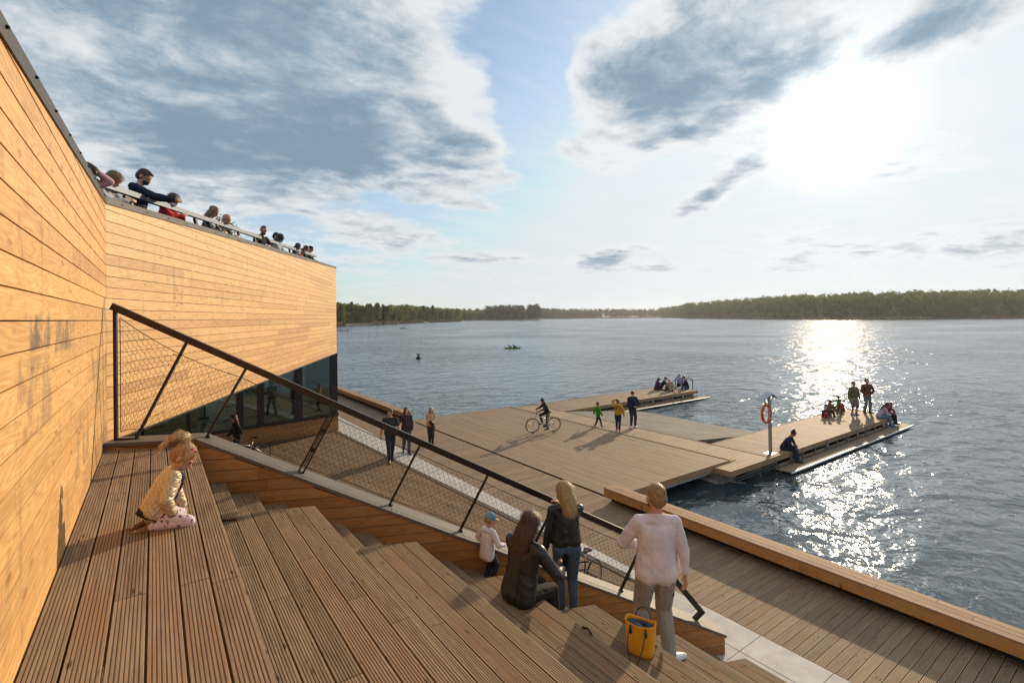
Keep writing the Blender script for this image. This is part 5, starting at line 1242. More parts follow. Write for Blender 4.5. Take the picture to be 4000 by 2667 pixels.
o.location = p_.location; o.rotation_euler = p_.rotation_euler; tag(o, 'black bag and jacket held before the person in the beige top', 'bag')
# ---------------------------------------------------------------- on the gangway
p_, J = person('child in a bright green rain jacket striding across the connecting pontoon', (17.72, 17.45, -0.05), 118, 1.24, feet=[(-0.05, 0.17, 0.05), (0.05, -0.16, 0.06)], hands=[(-0.22, -0.10, 0.52), (0.22, 0.12, 0.50)],
    head=(-20, 4), top=greenf, bot=dgrey, hair=('short', 'dblond'), shoe=blues, voxel=0.018, hs=1.2, loose=2.6, hood=1, topname='rain_jacket', hemz=-0.03, elbows=[(-1, -0.8, 0), (1, -0.8, 0)])
p_, J = person('child in a mustard hoodie with a dark number on the back walking away', (17.93, 16.33, -0.05), 50, 1.52, feet=[(-0.04, 0.08, 0.04), (0.045, -0.12, 0.065)], hands=[(-0.03, 0.10, 0.97), (0.18, 0.02, 0.49)],
    head=(10, 0), top=yellow, bot=navy, hair=('short', 'dblond'), shoe=reds, voxel=0.018, hs=1.1, loose=1.7, hood=1, topname='hoodie', elbows=[(-1, 0.3, 0.1), (1, -0.8, 0)])
tx = bpy.data.curves.new('back_number', 'FONT'); tx.body = '82'; tx.size = 0.26; tx.extrude = 0.004; tx.align_x = 'CENTER'; tx.align_y = 'CENTER'
to = bpy.data.objects.new('back_number', tx); COL.objects.link(to); dg = bpy.context.evaluated_depsgraph_get(); nm = bpy.data.meshes.new_from_object(to.evaluated_get(dg)); bpy.data.objects.remove(to)
nm.materials.clear(); nm.materials.append(navy); to = link(bpy.data.objects.new('back_number', nm), p_); to.location = J['tp'](0.0, -0.078, 0.185); to.rotation_euler = (PI / 2, 0, 0)
p_, J = person('person in dark shirt and lowered white face mask standing beside the mustard hoodie child', (19.1, 16.45, -0.05), 205, 1.80, feet=[(-0.075, 0, 0.04), (0.055, 0.02, 0.04)], hands=[(-0.05, 0.15, 0.60), (0.04, 0.15, 0.59)],
    head=(5, 30), top=navy, bot=dgrey, hair=('short', 'brown'), shoe=whites, voxel=0.018, mask=pwhite, topname='shirt', elbows=[(-1, -0.2, -0.5), (1, -0.2, -0.5)], wide=1.05)
# ---------------------------------------------------------------- far pontoon circle (sitting on the boards)
Z = -0.055
def sit_ground(label, x, y, face, H, cross=True, **k):
    f = dict(pel=(0, -0.02, 0.055), lean=18, feet=[(0.10, 0.17, 0.04), (-0.10, 0.19, 0.04)], knees=[(-1, 0.3, 0.45), (1, 0.3, 0.45)], footdir=[(1, 0.3, 0), (-1, 0.3, 0)], hands=[(-0.08, 0.20, 0.14), (0.08, 0.20, 0.14)],
             elbows=[(-1, -0.2, -0.5), (1, -0.2, -0.5)], voxel=0.02, head=(0, 18)) if cross else \
        dict(pel=(0, -0.02, 0.055), lean=22, feet=[(-0.05, 0.28, 0.04), (0.05, 0.28, 0.04)], knees=[(0, 0.3, 1), (0, 0.3, 1)], hands=[(-0.03, 0.25, 0.22), (0.03, 0.25, 0.20)], elbows=[(-1, -0.2, -0.5), (1, -0.2, -0.5)], voxel=0.02, head=(0, 18))
    f.update(k); return person(label, (x, y, Z), face, H, group=None, **f)
sit_ground('person in a purple top sitting at the left of the circle on the far pontoon', 30.25, 23.75, 110, 1.80, top=purple, bot=blackf, hair=('bob', 'brown'), shoe=blacks)
sit_ground('person in a black jacket bending forward in the circle on the far pontoon', 31.2, 24.05, 140, 1.85, top=blackf, bot=blackf, hair=('short', 'brown'), shoe=whites, lean=32, cross=False)
sit_ground('blond person in a camel coat in the sitting circle on the far pontoon', 30.55, 22.70, 20, 1.75, top=coat, bot=blackf, hair=('long', 'blond'), shoe=blacks, loose=1.6, skirt=0.02, topname='coat')
sit_ground('person in lilac shirt, hand at the face, in the circle on the far pontoon', 33.0, 23.75, 215, 1.85, top=fab('lilac_shirt', (0.42, 0.36, 0.50)), bot=blackf, hair=('short', 'brown'), shoe=blacks, mask=pwhite, hands=[(-0.08, 0.2, 0.14), (0.05, 0.09, 0.36)], lean=4, cross=True)
sit_ground('person in black jacket and denim shorts at the right of the far pontoon circle', 32.35, 22.60, 325, 1.95, top=blackf, bot=ljeans, hair=('short', 'auburn'), shoe=blacks, legl=0.45)
# ---------------------------------------------------------------- near pontoon
sit_ground('person in an olive jacket sitting behind a small child on the near pontoon', 29.85, 12.00, 225, 1.75, top=olive, bot=brown, hair=('short', 'brown'), shoe=blacks, loose=1.6, cross=False)
sit_ground('small child in a navy vest and pale hat sitting before the olive jacket', 29.0, 11.85, 230, 1.15, top=navy, bot=redf, hair=('hat', 'brown'), extra={'cap': lgrey}, shoe=blacks, hs=1.25, cross=False)
sit_ground('child in a red jacket sitting at the far edge of the near pontoon', 31.65, 12.00, 285, 1.30, top=redf, bot=redf, hair=('short', 'dblond'), shoe=blues, hs=1.15, loose=1.5, cross=False)
person('toddler with arms spread holding an adult hand on the near pontoon', (30.55, 11.75, Z), 215, 1.02, pel=(0, 0, 0.49), feet=[(-0.10, 0.02, 0.04), (0.10, -0.02, 0.04)], hands=[(-0.36, 0.04, 0.80), (0.36, 0.03, 0.80)],
    elbows=[(0, 0, -1), (0, 0, -1)], top=fab('green_print_shirt', (0.10, 0.15, 0.08)), bot=olive, hair=('mop', 'dblond'), shoe=blacks, voxel=0.015, hs=1.3, topname='shirt')
person('person in olive jacket and knee shorts holding the toddler by the hand', (30.9, 11.15, Z), 208, 1.82, feet=[(-0.07, 0.0, 0.04), (0.075, 0.01, 0.04)], hands=[(-0.17, 0.05, 0.46), (0.22, 0.06, 0.50)],
    elbows=[(-1, -0.8, 0), (1, -0.8, 0)], top=olive, bot=khaki, legl=0.5, fit=2.2, hair=('short', 'brown'), shoe=blues, voxel=0.018, wide=1.06, topname='jacket', botname='shorts')
bl = MB(); bl.tube([(30.9 - 0.36 + 0.14 * math.sin(q * PI / 12) * (1 if True else 0), 10.95 - 0.06 * math.sin(q * PI / 12), 0.36 + 0.42 * math.cos(q * PI / 12)) for q in range(24)], 0.016, 5, closed=True)
tag(bl.build('belt_loop', blackf), 'dark looped belt dangling from the hand of the person in shorts', 'belt')
person('person in a brown sweater, hands on hips, at the end of the near pontoon', (32.15, 10.95, Z), 210, 1.90, feet=[(-0.085, 0.0, 0.04), (0.09, 0.0, 0.04)], hands=[(-0.085, 0.05, 0.545), (0.085, 0.05, 0.545)],
    elbows=[(-1, -0.1, 0), (1, -0.1, 0)], top=brown, bot=fab('grey_blue_trousers', (0.14, 0.15, 0.17)), hair=('short', 'brown'), shoe=blacks, voxel=0.018, wide=1.12, loose=1.5, topname='sweater')
def sit_edge(label, x, y, face, H, **k):
    f = dict(pel=(0, -0.02, 0.055), lean=25, feet=[(-0.05, 0.27, -0.19), (0.05, 0.27, -0.19)], knees=[(0, 1, 0.7), (0, 1, 0.7)], hands=[(-0.03, 0.24, 0.12), (0.03, 0.25, 0.12)], elbows=[(-1, -0.2, -0.5), (1, -0.2, -0.5)], voxel=0.018, head=(0, 22))
    f.update(k); return person(label, (x, y, Z), face, H, **f)
sit_edge('person with a hair bun in navy clothes sitting beside the life ring post', 20.75, 9.98, 168, 1.78, top=navy, bot=djeans, hair=('bun', 'black'), shoe=blacks, lean=32, head=(0, 30))
sit_edge('long haired person in pale pink hoodie and jeans sitting on the near pontoon edge', 31.05, 10.02, 155, 1.82, top=fab('pale_pink_hoodie', (0.44, 0.37, 0.40)), bot=ljeans, hair=('vlong', 'brown'), shoe=blues, lean=34, loose=1.4)
sit_edge('long haired child in a wine red sweater sitting beside the pale pink hoodie', 31.95, 9.98, 190, 1.55, top=fab('wine_sweater', (0.20, 0.025, 0.035)), bot=blackf, hair=('long', 'brown'), shoe=blacks, head=(15, 8))

# ---------------------------------------------------------------- on the roof terrace, leaning on the railing
def roof(label, s, o, zh, H, turn=0, **k):
    """zh is the height of the crown above the deck datum"""
    p0 = C0 + BD * s - BN * o
    f = dict(pel=(0, -0.03, 0.53), lean=18, hands=[(-0.06, 0.21, 0.635), (0.06, 0.21, 0.63)], elbows=[(-1, -0.2, -0.6), (1, -0.2, -0.6)], voxel=0.016, head=(0, 14), shoe=blacks)
    f.update(k); fz = math.degrees(math.atan2(BN.x, BN.y)) + turn
    return person(label, (p0.x, p0.y, zh - H * 0.985), fz, H, **f)
roof('person in pink top shading the eyes at the near end of the roof railing', 0.42, 0.70, 7.66, 1.72, top=pinkf, bot=djeans, hair=('mop', 'black'), lean=24, hands=[(-0.02, 0.17, 0.93), (0.10, 0.24, 0.70)], elbows=[(-0.3, 1, 0.4), (1, -0.2, -0.6)])
roof('person with tousled hair in light grey sweater leaning low on the roof railing', 0.98, 0.72, 7.74, 1.72, top=lgrey, bot=djeans, hair=('mop', 'dblond'), lean=30, hands=[(-0.03, 0.28, 0.69), (0.05, 0.30, 0.68)], head=(0, 24))
p_, J = roof('person in a navy fleece with lowered face mask photographing from the roof', 2.05, 0.66, 8.02, 1.86, turn=-6, top=fab('navy_fleece', (0.016, 0.022, 0.045)), bot=blackf, hair=('short', 'brown'), lean=10, hands=[(0.02, 0.31, 0.705), (0.06, 0.31, 0.705)], elbows=[(-0.6, -0.2, -1), (0.9, -0.2, -1)], head=(0, 22), mask=pblack, wide=1.1, loose=1.3, curl=55)
a = J['arms'][1][2]; ph = MB(); ph.obox(a + Vector((-0.10, 0.05, 0.02)), (0.14, 0, 0), (0, 0.01, 0), (0, 0.01, 0.07)); o = ph.build('telephone', M['black']); o.location = p_.location; o.rotation_euler = p_.rotation_euler
tag(o, 'dark mobile phone held out by the person in the navy fleece on the roof', 'phone')
roof('child in a red jacket resting both arms on the roof railing beside the photographer', 2.75, 0.60, 7.78, 1.50, top=redf, bot=blackf, hair=('mop', 'auburn'), lean=20, hs=1.12, mask=pwhite, hands=[(-0.02, 0.23, 0.70), (0.05, 0.25, 0.70)], loose=1.3)
roof('person with long light brown hair in a dark leather jacket at the roof railing', 4.65, 0.60, 7.97, 1.72, top=black_lea, bot=djeans, hair=('long', 'dblond'), lean=16)
roof('bald person in a dark hoodie leaning on the roof railing beside the long haired one', 5.25, 0.66, 7.96, 1.82, top=fab('charcoal_hoodie', (0.025, 0.023, 0.022)), bot=blackf, hair=('none', ''), lean=26, hands=[(-0.03, 0.26, 0.65), (0.06, 0.27, 0.65)], head=(0, 18), wide=1.1)
roof('person with cropped hair and a black face mask looking down from the roof railing', 8.05, 0.60, 8.16, 1.82, turn=25, top=fab('charcoal_fleece', (0.022, 0.022, 0.026)), bot=blackf, hair=('crop', 'brown'), lean=26, mask=pblack, head=(20, 22), wide=1.08)
roof('curly haired person with a blue face mask and grey sweater at the roof railing', 9.75, 0.55, 8.17, 1.75, top=lgrey, bot=blackf, hair=('curly', 'black'), lean=14, mask=pblue)
roof('short haired person behind the curly haired one on the roof', 10.30, 0.75, 8.30, 1.85, top=dgrey, bot=blackf, hair=('short', 'black'), lean=8)
roof('person with brown bobbed hair leaning on the roof railing, third from its far end', 11.95, 0.55, 8.22, 1.72, top=dgrey, bot=blackf, hair=('bob', 'brown'), lean=16)
roof('child in a red sleeve beside the brown bob at the roof railing', 12.75, 0.52, 8.12, 1.50, top=redf, bot=blackf, hair=('short', 'auburn'), lean=14, hs=1.1)
roof('person with long dark hair pointing near the far end of the roof railing', 13.45, 0.55, 8.33, 1.72, top=blackf, bot=blackf, hair=('long', 'black'), lean=12)
roof('person in a dark cap at the far end of the roof railing', 14.20, 0.55, 8.42, 1.80, top=blackf, bot=blackf, hair=('cap', 'black'), extra={'cap': blackf, 'peak': blackf}, lean=12)
# ================================================================== BICYCLES
def bicycle(label, loc, face, frame_col, kind='city', lean=0.0, steer=0.0, sc=1.0):
    """local frame: y forward, z up, wheel contact at z = 0"""
    e = empty('bicycle', loc); e.rotation_euler = (0, R(lean), -R(face)); e.scale = (sc, sc, sc); tag(e, label, 'bicycle')
    fm = simple('bike_paint_%s' % kind, frame_col, 0.3, 0.3, 0.05, 6.0); RW = 0.335; yf, yr = 0.54, -0.50
    def wheel(y, st=0.0):
        w = empty('wheel', (0, y, RW)); w.parent = e; w.rotation_euler = (0, 0, R(st))
        m_ = MB(); m_.tube([(0, RW * 0.955 * math.cos(q * PI / 20), RW * 0.955 * math.sin(q * PI / 20)) for q in range(40)], 0.0185, 8, closed=True); m_.build('tyre', M['rubber'], w, True)
        m_ = MB(); m_.tube([(0, RW * 0.885 * math.cos(q * PI / 20), RW * 0.885 * math.sin(q * PI / 20)) for q in range(40)], 0.010, 6, closed=True); m_.tube([(-0.035, 0, 0), (0.035, 0, 0)], 0.022, 10); m_.build('rim', M['galv'], w, True)
        m_ = MB()
        for q in range(24):
            a = q * PI / 12; s_ = 0.025 if q % 2 else -0.025; b = a + (0.35 if (q // 2) % 2 else -0.35)
            m_.tube([(s_, 0.02 * math.cos(b), 0.02 * math.sin(b)), (0, RW * 0.88 * math.cos(a), RW * 0.88 * math.sin(a))], 0.0013, 3)
        m_.build('spokes', M['galv'], w)
        m_ = MB(); m_.box((-0.006, RW * 0.55, -0.045), (0.006, RW * 0.68, 0.045)); m_.build('reflector', M['orange'], w)
        return w
    wheel(yf, steer); wheel(yr)
    bb = (0, -0.06, 0.28); hdt = (0, 0.36, 0.80); hdb = (0, 0.40, 0.66); stt = (0, -0.20, 0.76); ra = (0, yr, RW)
    m_ = MB(); m_.tube([bb, hdb], 0.020, 8); m_.tube([bb, stt], 0.016, 8); m_.tube([(0, 0.365, 0.77), (0, -0.165, 0.62)], 0.017, 8); m_.tube([hdt, hdb], 0.021, 8)
    for s_ in (-1, 1): m_.tube([(0.03 * s_, -0.08, 0.28), (0.055 * s_, yr, RW)], 0.010, 6); m_.tube([(0.015 * s_, -0.17, 0.62), (0.055 * s_, yr, RW)], 0.009, 6)
    m_.build('frame', fm, e, True)
    m_ = MB()
    for s_ in (-1, 1): m_.tube([(0.045 * s_, 0.405, 0.63), (0.05 * s_, 0.47, 0.50), (0.05 * s_, yf, RW)], [0.014, 0.013, 0.009], 8)
    m_.tube([(-0.05, 0.405, 0.64), (0.05, 0.405, 0.64)], 0.016, 8); m_.build('fork', fm, e, True)
    m_ = MB(); m_.tube([hdt, (0, 0.33, 0.92)], 0.014, 8); m_.tube([(-0.30, 0.25, 0.99), (-0.16, 0.30, 0.97), (0, 0.34, 0.93), (0.16, 0.30, 0.97), (0.30, 0.25, 0.99)], 0.012, 8); m_.build('handlebar', M['black'], e, True)
    m_ = MB(); m_.tube([(-0.31, 0.245, 0.992), (-0.20, 0.285, 0.975)], 0.017, 8); m_.build('grip', M['rubber'], e, True)
    m_ = MB(); m_.tube([(0.31, 0.245, 0.992), (0.20, 0.285, 0.975)], 0.017, 8); m_.build('grip', M['rubber'], e, True)
    m_ = MB(); m_.tube([stt, (0, -0.235, 0.90)], 0.013, 8); m_.build('seat_post', M['chrome'], e, True)
    sdl = MB(); sdl.cap((0, -0.33, 0.925), (0, -0.20, 0.925), 0.065, 0.045); sdl.cap((0.05, -0.345, 0.925), (0.0, -0.22, 0.92), 0.045, 0.03); sdl.cap((-0.05, -0.345, 0.925), (0.0, -0.22, 0.92), 0.045, 0.03); sdl.cap((0, -0.22, 0.93), (0, -0.09, 0.925), 0.032, 0.018)
    for v in sdl.v: v.z = 0.925 + (v.z - 0.925) * 0.55
    remesh_obj(sdl, 'saddle', M['rubber'], e, 0.009, 2)
    m_ = MB(); m_.tube([(0.045, bb[1], bb[2]), (0.052, bb[1], bb[2])], 0.085, 24); m_.tube([(-0.06, bb[1], bb[2]), (0.06, bb[1], bb[2])], 0.022, 10); m_.build('chainring', M['black'], e)
    m_ = MB()
    for s_, a in ((1, 0.6), (-1, 0.6 + PI)):
        q = (0.07 * s_, bb[1] + 0.165 * math.cos(a), bb[2] + 0.165 * math.sin(a)); m_.tube([(0.065 * s_, bb[1], bb[2]), q], 0.010, 6); m_.box((q[0] - (0 if s_ > 0 else 0.09), q[1] - 0.04, q[2] - 0.011), (q[0] + (0.09 if s_ > 0 else 0), q[1] + 0.04, q[2] + 0.011))
    m_.build('cranks', M['black'], e)
    m_ = MB()
    for z0, z1 in ((bb[2] + 0.083, RW + 0.035), (bb[2] - 0.083, RW - 0.035)): m_.tube([(0.05, bb[1], z0), (0.05, yr, z1)], 0.0045, 4)
    m_.tube([(0.045, yr, RW), (0.055, yr, RW)], 0.04, 12); m_.build('chain', M['black'], e)
    if kind != 'black':
        m_ = MB()
        for y, a0, a1 in ((yr, 60, 175), (yf, 30, 130)):
            pts = [(y + (RW + 0.028) * math.cos(R(a)), RW + (RW + 0.028) * math.sin(R(a))) for a in np.linspace(a0, a1, 12)]
            for (y0, z0), (y1, z1) in zip(pts[:-1], pts[1:]): m_.obox((-0.025, y0, z0), (0.05, 0, 0), (0, y1 - y0, z1 - z0), (0, 0, 0.003))
        m_.build('mudguard', M['black'], e)
    return e
M['orange'] = simple('orange_reflector', (0.85, 0.22, 0.01), 0.3)
bicycle('white and silver bicycle ridden by the dark clad rider on the gangway', (14.80, 18.10, 0.02), 293, (0.62, 0.62, 0.64), 'white')
Rb = Matrix.Translation(Vector((14.80, 18.10, 0.02))) @ Matrix.Rotation(-R(293), 4, 'Z')
def bl_(x, y, z): return Rb @ Vector((x, y, z))
rp, J = person('young rider in dark sportswear with a pale side stripe, one foot down', (0, 0, 0), 293, 1.50, pel=(0.0, -0.125, 0.625), lean=24, feet=[(-0.09, -0.10, 0.05), (0.075, 0.02, 0.27)],
    hands=[(-0.165, 0.175, 0.70), (0.165, 0.175, 0.70)], elbows=[(-1, -0.2, -0.8), (1, -0.2, -0.8)], knees=[(-0.2, 1, 0.1), (0.2, 1, 0.2)], head=(10, 0), top=blackf, bot=blackf, hair=('vlong', 'brown'), shoe=blacks, voxel=0.017)
rp.location = (14.80, 18.10, 0.02)
m_ = MB(); L = J['legs'][0]; m_.tube([L[0] + Vector((-0.085, 0, 0)), L[1] + Vector((-0.062, 0.0, 0)), L[2] + Vector((-0.045, 0, 0))], 0.010, 5); m_.build('side_stripe', fab('pale_stripe', (0.5, 0.6, 0.4)), rp)
bicycle('silver bicycle held by the dark figure below the glazed corner', (2.81, 21.1, 0.0), 270, (0.50, 0.50, 0.52), 'silver')
person('long haired person in dark clothes standing with a silver bicycle before the glazed corner', (2.55, 21.42, 0.0), 262, 1.85, pel=(0, 0, 0.52), feet=[(-0.07, 0, 0.04), (0.07, 0.02, 0.04)], hands=[(-0.18, 0.10, 0.56), (0.10, 0.17, 0.55)],
    lean=10, top=blackf, bot=dgrey, hair=('vlong', 'auburn'), shoe=blacks, voxel=0.018)
bicycle('black bicycle parked on the pavers behind the sloping parapet', (6.46, 6.78, 0.0), 251, (0.03, 0.032, 0.036), 'black', lean=4, steer=12)
bg2 = MB(); bg2.cap((6.12, 6.60, 0.92), (6.20, 6.74, 0.90), 0.05, 0.04); tag(bg2.build('handlebar_bag', simple('turquoise_cloth', (0.10, 0.36, 0.42), 0.7), None, True), 'small turquoise bag on the handlebar of the parked black bicycle', 'bag')

# ================================================================== YELLOW BAG
bg_ = empty('tote_bag', (4.40, 3.70, 1.629)); bg_.rotation_euler = (0, 0, -R(66)); tag(bg_, 'bright yellow rubber tote bag with black handles standing on the steps', 'bag')
def sup(hw, hd_, z, n=28, p=3.2): return [(hw * math.copysign(abs(math.cos(a)) ** (2 / p), math.cos(a)), hd_ * math.copysign(abs(math.sin(a)) ** (2 / p), math.sin(a)), z) for a in [2 * PI * q / n for q in range(n)]]
m_ = MB(); lv = [(0.085, 0.055, 0.0), (0.125, 0.078, 0.006), (0.142, 0.088, 0.03), (0.150, 0.092, 0.07), (0.160, 0.094, 0.20), (0.168, 0.092, 0.33), (0.171, 0.090, 0.36), (0.174, 0.093, 0.375), (0.170, 0.089, 0.382), (0.164, 0.084, 0.376), (0.160, 0.082, 0.33), (0.152, 0.082, 0.20), (0.142, 0.080, 0.06)]
vs = []
for hw, hd_, z in lv:
    for q, p in enumerate(sup(hw, hd_, z)):
        dip = 0.0
        if z > 0.3: dip = -0.028 * (1 - (p[0] / hw) ** 2)
        vs.append((p[0], p[1], p[2] + dip))
n = 28; fs = [tuple(range(n))[::-1]] + [(i * n + j, i * n + (j + 1) % n, (i + 1) * n + (j + 1) % n, (i + 1) * n + j) for i in range(len(lv) - 1) for j in range(n)] + [tuple((len(lv) - 1) * n + j for j in range(n))]
m_.add(vs, fs); M['yellow'] = simple('yellow_rubber', (0.80, 0.36, 0.012), 0.42, 0.0, 0.04, 8.0); m_.build('body', M['yellow'], bg_, True)
lin = MB()
for q in range(16):
    a = 2 * PI * q / 16; lin.ell((0.115 * math.cos(a), 0.055 * math.sin(a), 0.315), (0.045, 0.028, 0.035), 8, 6)
remesh_obj(lin, 'lining', fab('grey_green_lining', (0.06, 0.075, 0.075)), bg_, 0.010, 2)
m_ = MB(); m_.box((-0.02, -0.04, 0.24), (0.09, -0.025, 0.335)); m_.build('packet', simple('turquoise_packet', (0.04, 0.42, 0.52), 0.5), bg_)
m_ = MB(); m_.ell((-0.04, 0.01, 0.29), (0.06, 0.03, 0.04), 10, 8); m_.build('pouch', fab('lilac_pouch', (0.16, 0.13, 0.17)), bg_, True)
hm_ = simple('dark_brown_strap', (0.03, 0.022, 0.024), 0.5)
for s_ in (-1, 1):
    m_ = MB(); yy = 0.100 * s_
    for sx in (-1, 1): 
        m_.ell((0.085 * sx, yy, 0.285), (0.020, 0.006, 0.036), 10, 8); m_.cap((0.085 * sx, yy, 0.30), (0.085 * sx, yy, 0.345), 0.010, 0.009)
    if s_ < 0: pts = [(0.085 * math.cos(a) * (1 + 0.9 * math.sin(a) * 0.4), yy - 0.02 - 0.15 * math.sin(a) ** 1, 0.345 - 0.33 * math.sin(a) ** 1.1 + 0.05 * math.sin(2 * a) ** 2) for a in np.linspace(0.0, PI, 18)]
    else: pts = [(0.085 * math.cos(a), yy + 0.05 * math.sin(a), 0.345 + 0.10 * math.sin(a)) for a in np.linspace(0.0, PI, 14)]
    m_.tube(pts, 0.0062, 6); m_.build('handle', hm_, bg_, True)

# small dark things left on the step edge
sg = MB(); sg.tube([(0.0, 0, 0.02), (0.02, 0.0, 0.035), (0.07, 0.0, 0.035), (0.09, 0, 0.02)], 0.010, 6); sg.tube([(0.10, 0, 0.03), (0.16, 0.03, 0.01)], 0.012, 6)
o = sg.build('sunglasses', M['black']); o.location = (3.56, 3.62, 2.172); o.rotation_euler = (0, 0, 1.2); tag(o, 'small dark sunglasses left at the step edge beside the seated person', 'sunglasses')

# ================================================================== LIFE RING POST
lr = empty('life_ring_post', (19.75, 10.05, -0.055)); tag(lr, 'galvanised post with a small metal roof for a life ring on the near pontoon', 'rescue post'); lr.rotation_euler = (0, R(-1.2), 0)
m_ = MB(); m_.box((-0.035, -0.035, 0), (0.035, 0.035, 2.32)); m_.build('post', M['galv'], lr)
m_ = MB(); m_.box((0.09, -0.03, 0), (0.12, 0.03, 2.1)); m_.build('pole', fab('brown_pole', (0.30, 0.16, 0.05)), lr)
m_ = MB(); m_.box((-0.22, -0.17, 0.0), (0.22, 0.17, 0.012)); m_.build('base_plate', M['galv'], lr)
lr_r = R(35.7)
def LRv(r_, f_, z): return Vector((0.8117 * r_ + 0.584 * f_, -0.584 * r_ + 0.8117 * f_, z))
m_ = MB(); m_.obox(LRv(0.02, -0.28, 2.40), LRv(-0.42, 0, -0.32), LRv(0, 0.5, 0), (0, 0, 0.01)); m_.obox(LRv(0.02, -0.28, 2.405), LRv(0.20, 0, -0.21), LRv(0, 0.5, 0), (0, 0, 0.01)); m_.build('roof', M['galv'], lr)
m_ = MB(); m_.bar(LRv(0.0, 0, 1.85), LRv(-0.24, 0, 2.14), 0.03, 0.03); m_.bar(LRv(0.0, 0, 1.95), LRv(0.16, 0, 2.20), 0.03, 0.03); m_.build('strut', M['galv'], lr)
M['ringo'] = simple('orange_life_ring', (0.55, 0.075, 0.02), 0.5)
e2 = empty('life_ring', tuple(Vector((19.75, 10.05, -0.055)) + LRv(-0.16, -0.06, 1.58))); tag(e2, 'orange life ring with a white rope hanging under the small metal roof', 'life ring')
m_ = MB(); pts = [LRv(0.20 * math.cos(a), 0.26 * math.cos(a) * 0.3, 0.34 * math.sin(a)) for a in [2 * PI * q / 28 for q in range(28)]]; m_.tube(pts, 0.055, 10, closed=True); m_.build('ring', M['ringo'], e2, True)
m_ = MB()
for q in range(4):
    a = PI / 4 + q * PI / 2; c = LRv(0.20 * math.cos(a), 0.078 * math.cos(a), 0.34 * math.sin(a)); u = (c - Vector((0, 0, 0))).normalized(); tng = LRv(-0.20 * math.sin(a), -0.078 * math.sin(a), 0.37 * math.cos(a)).normalized(); y = u.cross(tng)
    m_.tube([c + u * 0.066 * math.cos(b) + y * 0.066 * math.sin(b) for b in [2 * PI * k / 12 for k in range(12)]], 0.012, 5, closed=True)
m_.tube([LRv(0.26 * math.cos(a), -0.02, 0.44 * math.sin(a) - (0.02 if q % 7 < 4 else 0)) for q, a in enumerate([2 * PI * q / 28 for q in range(28)])], 0.009, 5, closed=True); m_.build('rope', simple('white_rope', (0.7, 0.68, 0.64), 0.8), e2, True)

# ================================================================== LADDER HOOPS
ld = empty('bathing_ladder', (33.4 - 1.9, 24.4, -0.055)); tag(ld, 'two dark steel ladder hoops at the end of the far pontoon', 'ladder')
ld.location = (31.75, 22.2, -0.055)
for q, (dx_, dy_) in enumerate(((0.0, 0.95), (0.0, 0.05))):
    m_ = MB(); y0 = dy_; pts = [LRv(0, 0, 0)]
    c0 = Vector((0.35, y0, 0)); u = LRv(1, 0, 0)
    pts = [c0 - u * 0.27 + Vector((0, 0, -0.0)), c0 - u * 0.27 + Vector((0, 0, 0.55))] + [c0 + u * -0.27 * math.cos(a) + Vector((0, 0, 0.55 + 0.34 * math.sin(a))) for a in np.linspace(0.3, PI - 0.3, 9)] + [c0 + u * 0.27 + Vector((0, 0, 0.55)), c0 + u * 0.27 + Vector((0, 0, -0.45 if q else 0))]
    m_.tube(pts, 0.032, 8); m_.build('hoop', M['black'], ld, True)
m_ = MB()
for z in (-0.15, -0.4): m_.tube([(0.30, 0.0, z), (0.30, 0.95, z)], 0.02, 6)
m_.build('rungs', M['galv'], ld)

# ================================================================== BOATS AND SMALL THINGS ON THE LAKE
def boat(name, label, loc, face, L, col, people):
    e = empty(name, loc); e.rotation_euler = (0, 0, -R(face)); tag(e, label, 'kayak' if name == 'kayak' else 'boat')
    m_ = MB(); n = 17; sec = 9; vs = []; fs = []
    for i in range(n):
        t_ = i / (n - 1) * 2 - 1; wv = 0.38 * (1 - abs(t_) ** 2.4) + 0.012; keel = -0.10 + 0.16 * abs(t_) ** 4; top = 0.17 + 0.13 * abs(t_) ** 3
        for j in range(sec):
            a = PI * j / (sec - 1); vs.append((wv * math.cos(a), t_ * L / 2, top + (keel - top) * math.sin(a)))
    for i in range(n - 1):
        for j in range(sec - 1): fs.append((i * sec + j, (i + 1) * sec + j, (i + 1) * sec + j + 1, i * sec + j + 1))
    for i in range(n - 1): 
        if not (4 <= i <= 11): fs.append((i * sec, i * sec + sec - 1, (i + 1) * sec + sec - 1, (i + 1) * sec))
    m_.add(vs, fs); m_.build('hull', simple(name + '_green_hull', col, 0.35), e, True)
    m_ = MB(); m_.box((-0.3, -L * 0.26, 0.02), (0.3, L * 0.2, 0.05)); m_.build('seat', M['black'], e)
    Rm = Matrix.Translation(Vector(loc)) @ Matrix.Rotation(-R(face), 4, 'Z')
    for (y, lab, top, hr) in people:
        p0 = Rm @ Vector((0, y, 0.05))
        person(lab, tuple(p0), face, 1.75 * min(1, L / 4.2), pel=(0, 0, 0.06), lean=-14, feet=[(-0.06, 0.40, 0.06), (0.06, 0.40, 0.06)], knees=[(0, 0.3, 1), (0, 0.3, 1)], hands=[(-0.12, 0.26, 0.20), (0.12, 0.26, 0.24)], top=top, bot=blackf, hair=(hr, 'brown'), voxel=0.03, fingers=False, shoe=None)
    pd = MB(); a = Rm @ Vector((-0.9, people[0][0] + 0.35, 0.28)); b = Rm @ Vector((0.9, people[0][0] + 0.42, 0.75)); pd.tube([a, b], 0.016, 6)
    for q, s_ in ((a, -1), (b, 1)): pd.ell(q, (0.09, 0.09, 0.16), 8, 6)
    tag(pd.build('paddle', M['black']), 'dark double paddle held across the %s' % name, 'paddle')
orange_v = fab('orange_vest', (0.45, 0.13, 0.03))
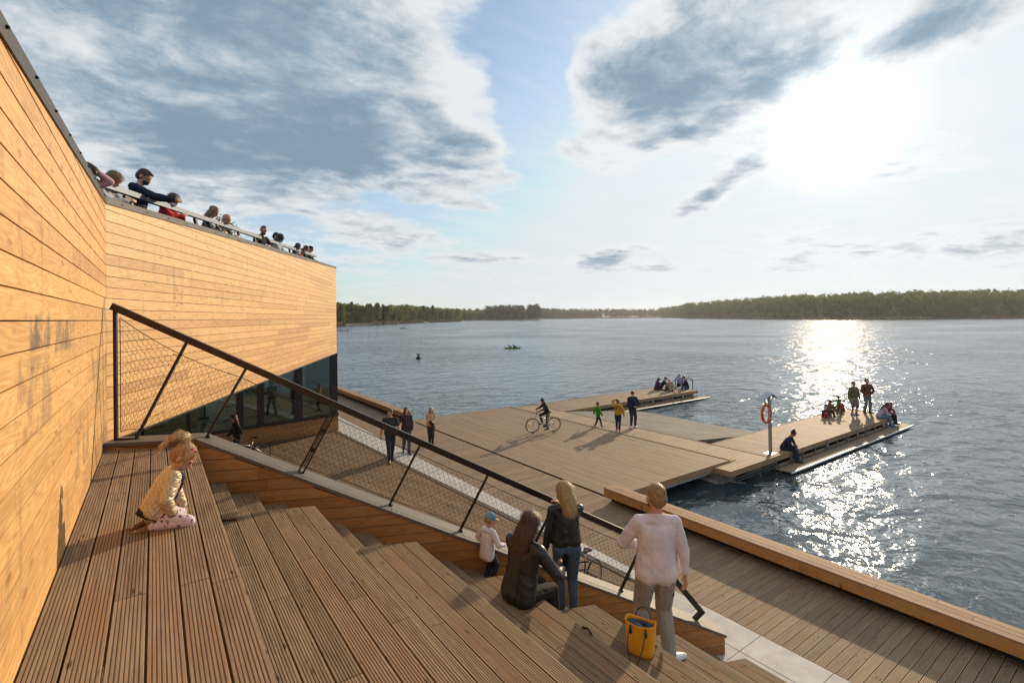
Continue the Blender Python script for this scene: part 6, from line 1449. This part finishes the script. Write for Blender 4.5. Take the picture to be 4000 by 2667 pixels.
boat('kayak', 'bright green tandem kayak with two paddlers on the open lake', (56.2, 78.0, -0.58), 100, 3.5, (0.10, 0.36, 0.03), [(-0.70, 'paddler in an orange vest in the rear of the green kayak', orange_v, 'short'), (0.32, 'paddler in black in the front of the green kayak', blackf, 'short')])
boat('rowing_boat', 'small distant green boat on the lake off the left bank', (119.3, 276.5, -0.58), 118, 4.0, (0.05, 0.22, 0.10), [(-0.9, 'dark figure at the rear of the distant green boat', dgrey, 'short'), (0.6, 'dark figure at the front of the distant green boat', blackf, 'short')])
bu = empty('buoy', (31.8, 68.0, -0.6)); tag(bu, 'dark floating tuft with a small green plant on the open water', 'buoy')
m_ = MB(); m_.ell((0, 0, 0.05), (0.42, 0.35, 0.28), 12, 8); m_.build('float', M['rubber'], bu, True)
m_ = MB()
for q in range(14): a = q * 0.9; m_.tube([(0, 0, 0.2), (0.14 * math.cos(a), 0.14 * math.sin(a), 0.5 + 0.03 * (q % 5)), (0.3 * math.cos(a), 0.3 * math.sin(a), 0.68 + 0.08 * (q % 4))], [0.03, 0.04, 0.01], 4)
m_.build('plant', LM[3], bu)
je = empty('jetty', (73.5, 242.5, -0.6)); tag(je, 'low dark wooden jetty far out near the left bank, beside the building corner', 'jetty'); je.rotation_euler = (0, 0, -0.62)
m_ = MB(); m_.box((-14, -1.2, 0.25), (4, 1.2, 0.5)); m_.build('platform', M['trunk'], je)
for q in range(6):
    m_ = MB(); m_.tube([(-13 + q * 3.2, -1.0, -0.6), (-13 + q * 3.2, -1.0, 1.2)], 0.12, 6); m_.build('pile', M['trunk'], je)
# plant pot with a shrub on the roof terrace
sh_ = empty('shrub', tuple(C0 + BD * 7.3 - BN * 1.25 + Vector((0, 0, 6.05)))); tag(sh_, 'leafy green shrub growing behind the bald person on the roof terrace', 'shrub')
vs, fs = crown_quads(random.Random(3), 2.1, 0.62, 0.5, 90, 26, 0.045, 0.30); mesh_obj('leaves', vs, fs, LM[3], sh_)
m_ = MB()
for q in range(9): a = q * 0.7; m_.tube([(0, 0, 0.2), (0.15 * math.cos(a), 0.15 * math.sin(a), 0.9), (0.38 * math.cos(a), 0.38 * math.sin(a), 1.55)], [0.012, 0.009, 0.003], 4)
m_.build('stems', M['trunk'], sh_); m_ = MB(); m_.tube([(0, 0, 0), (0, 0, 0.5)], [0.2, 0.26], 16); m_.build('pot', M['concrete'], sh_)
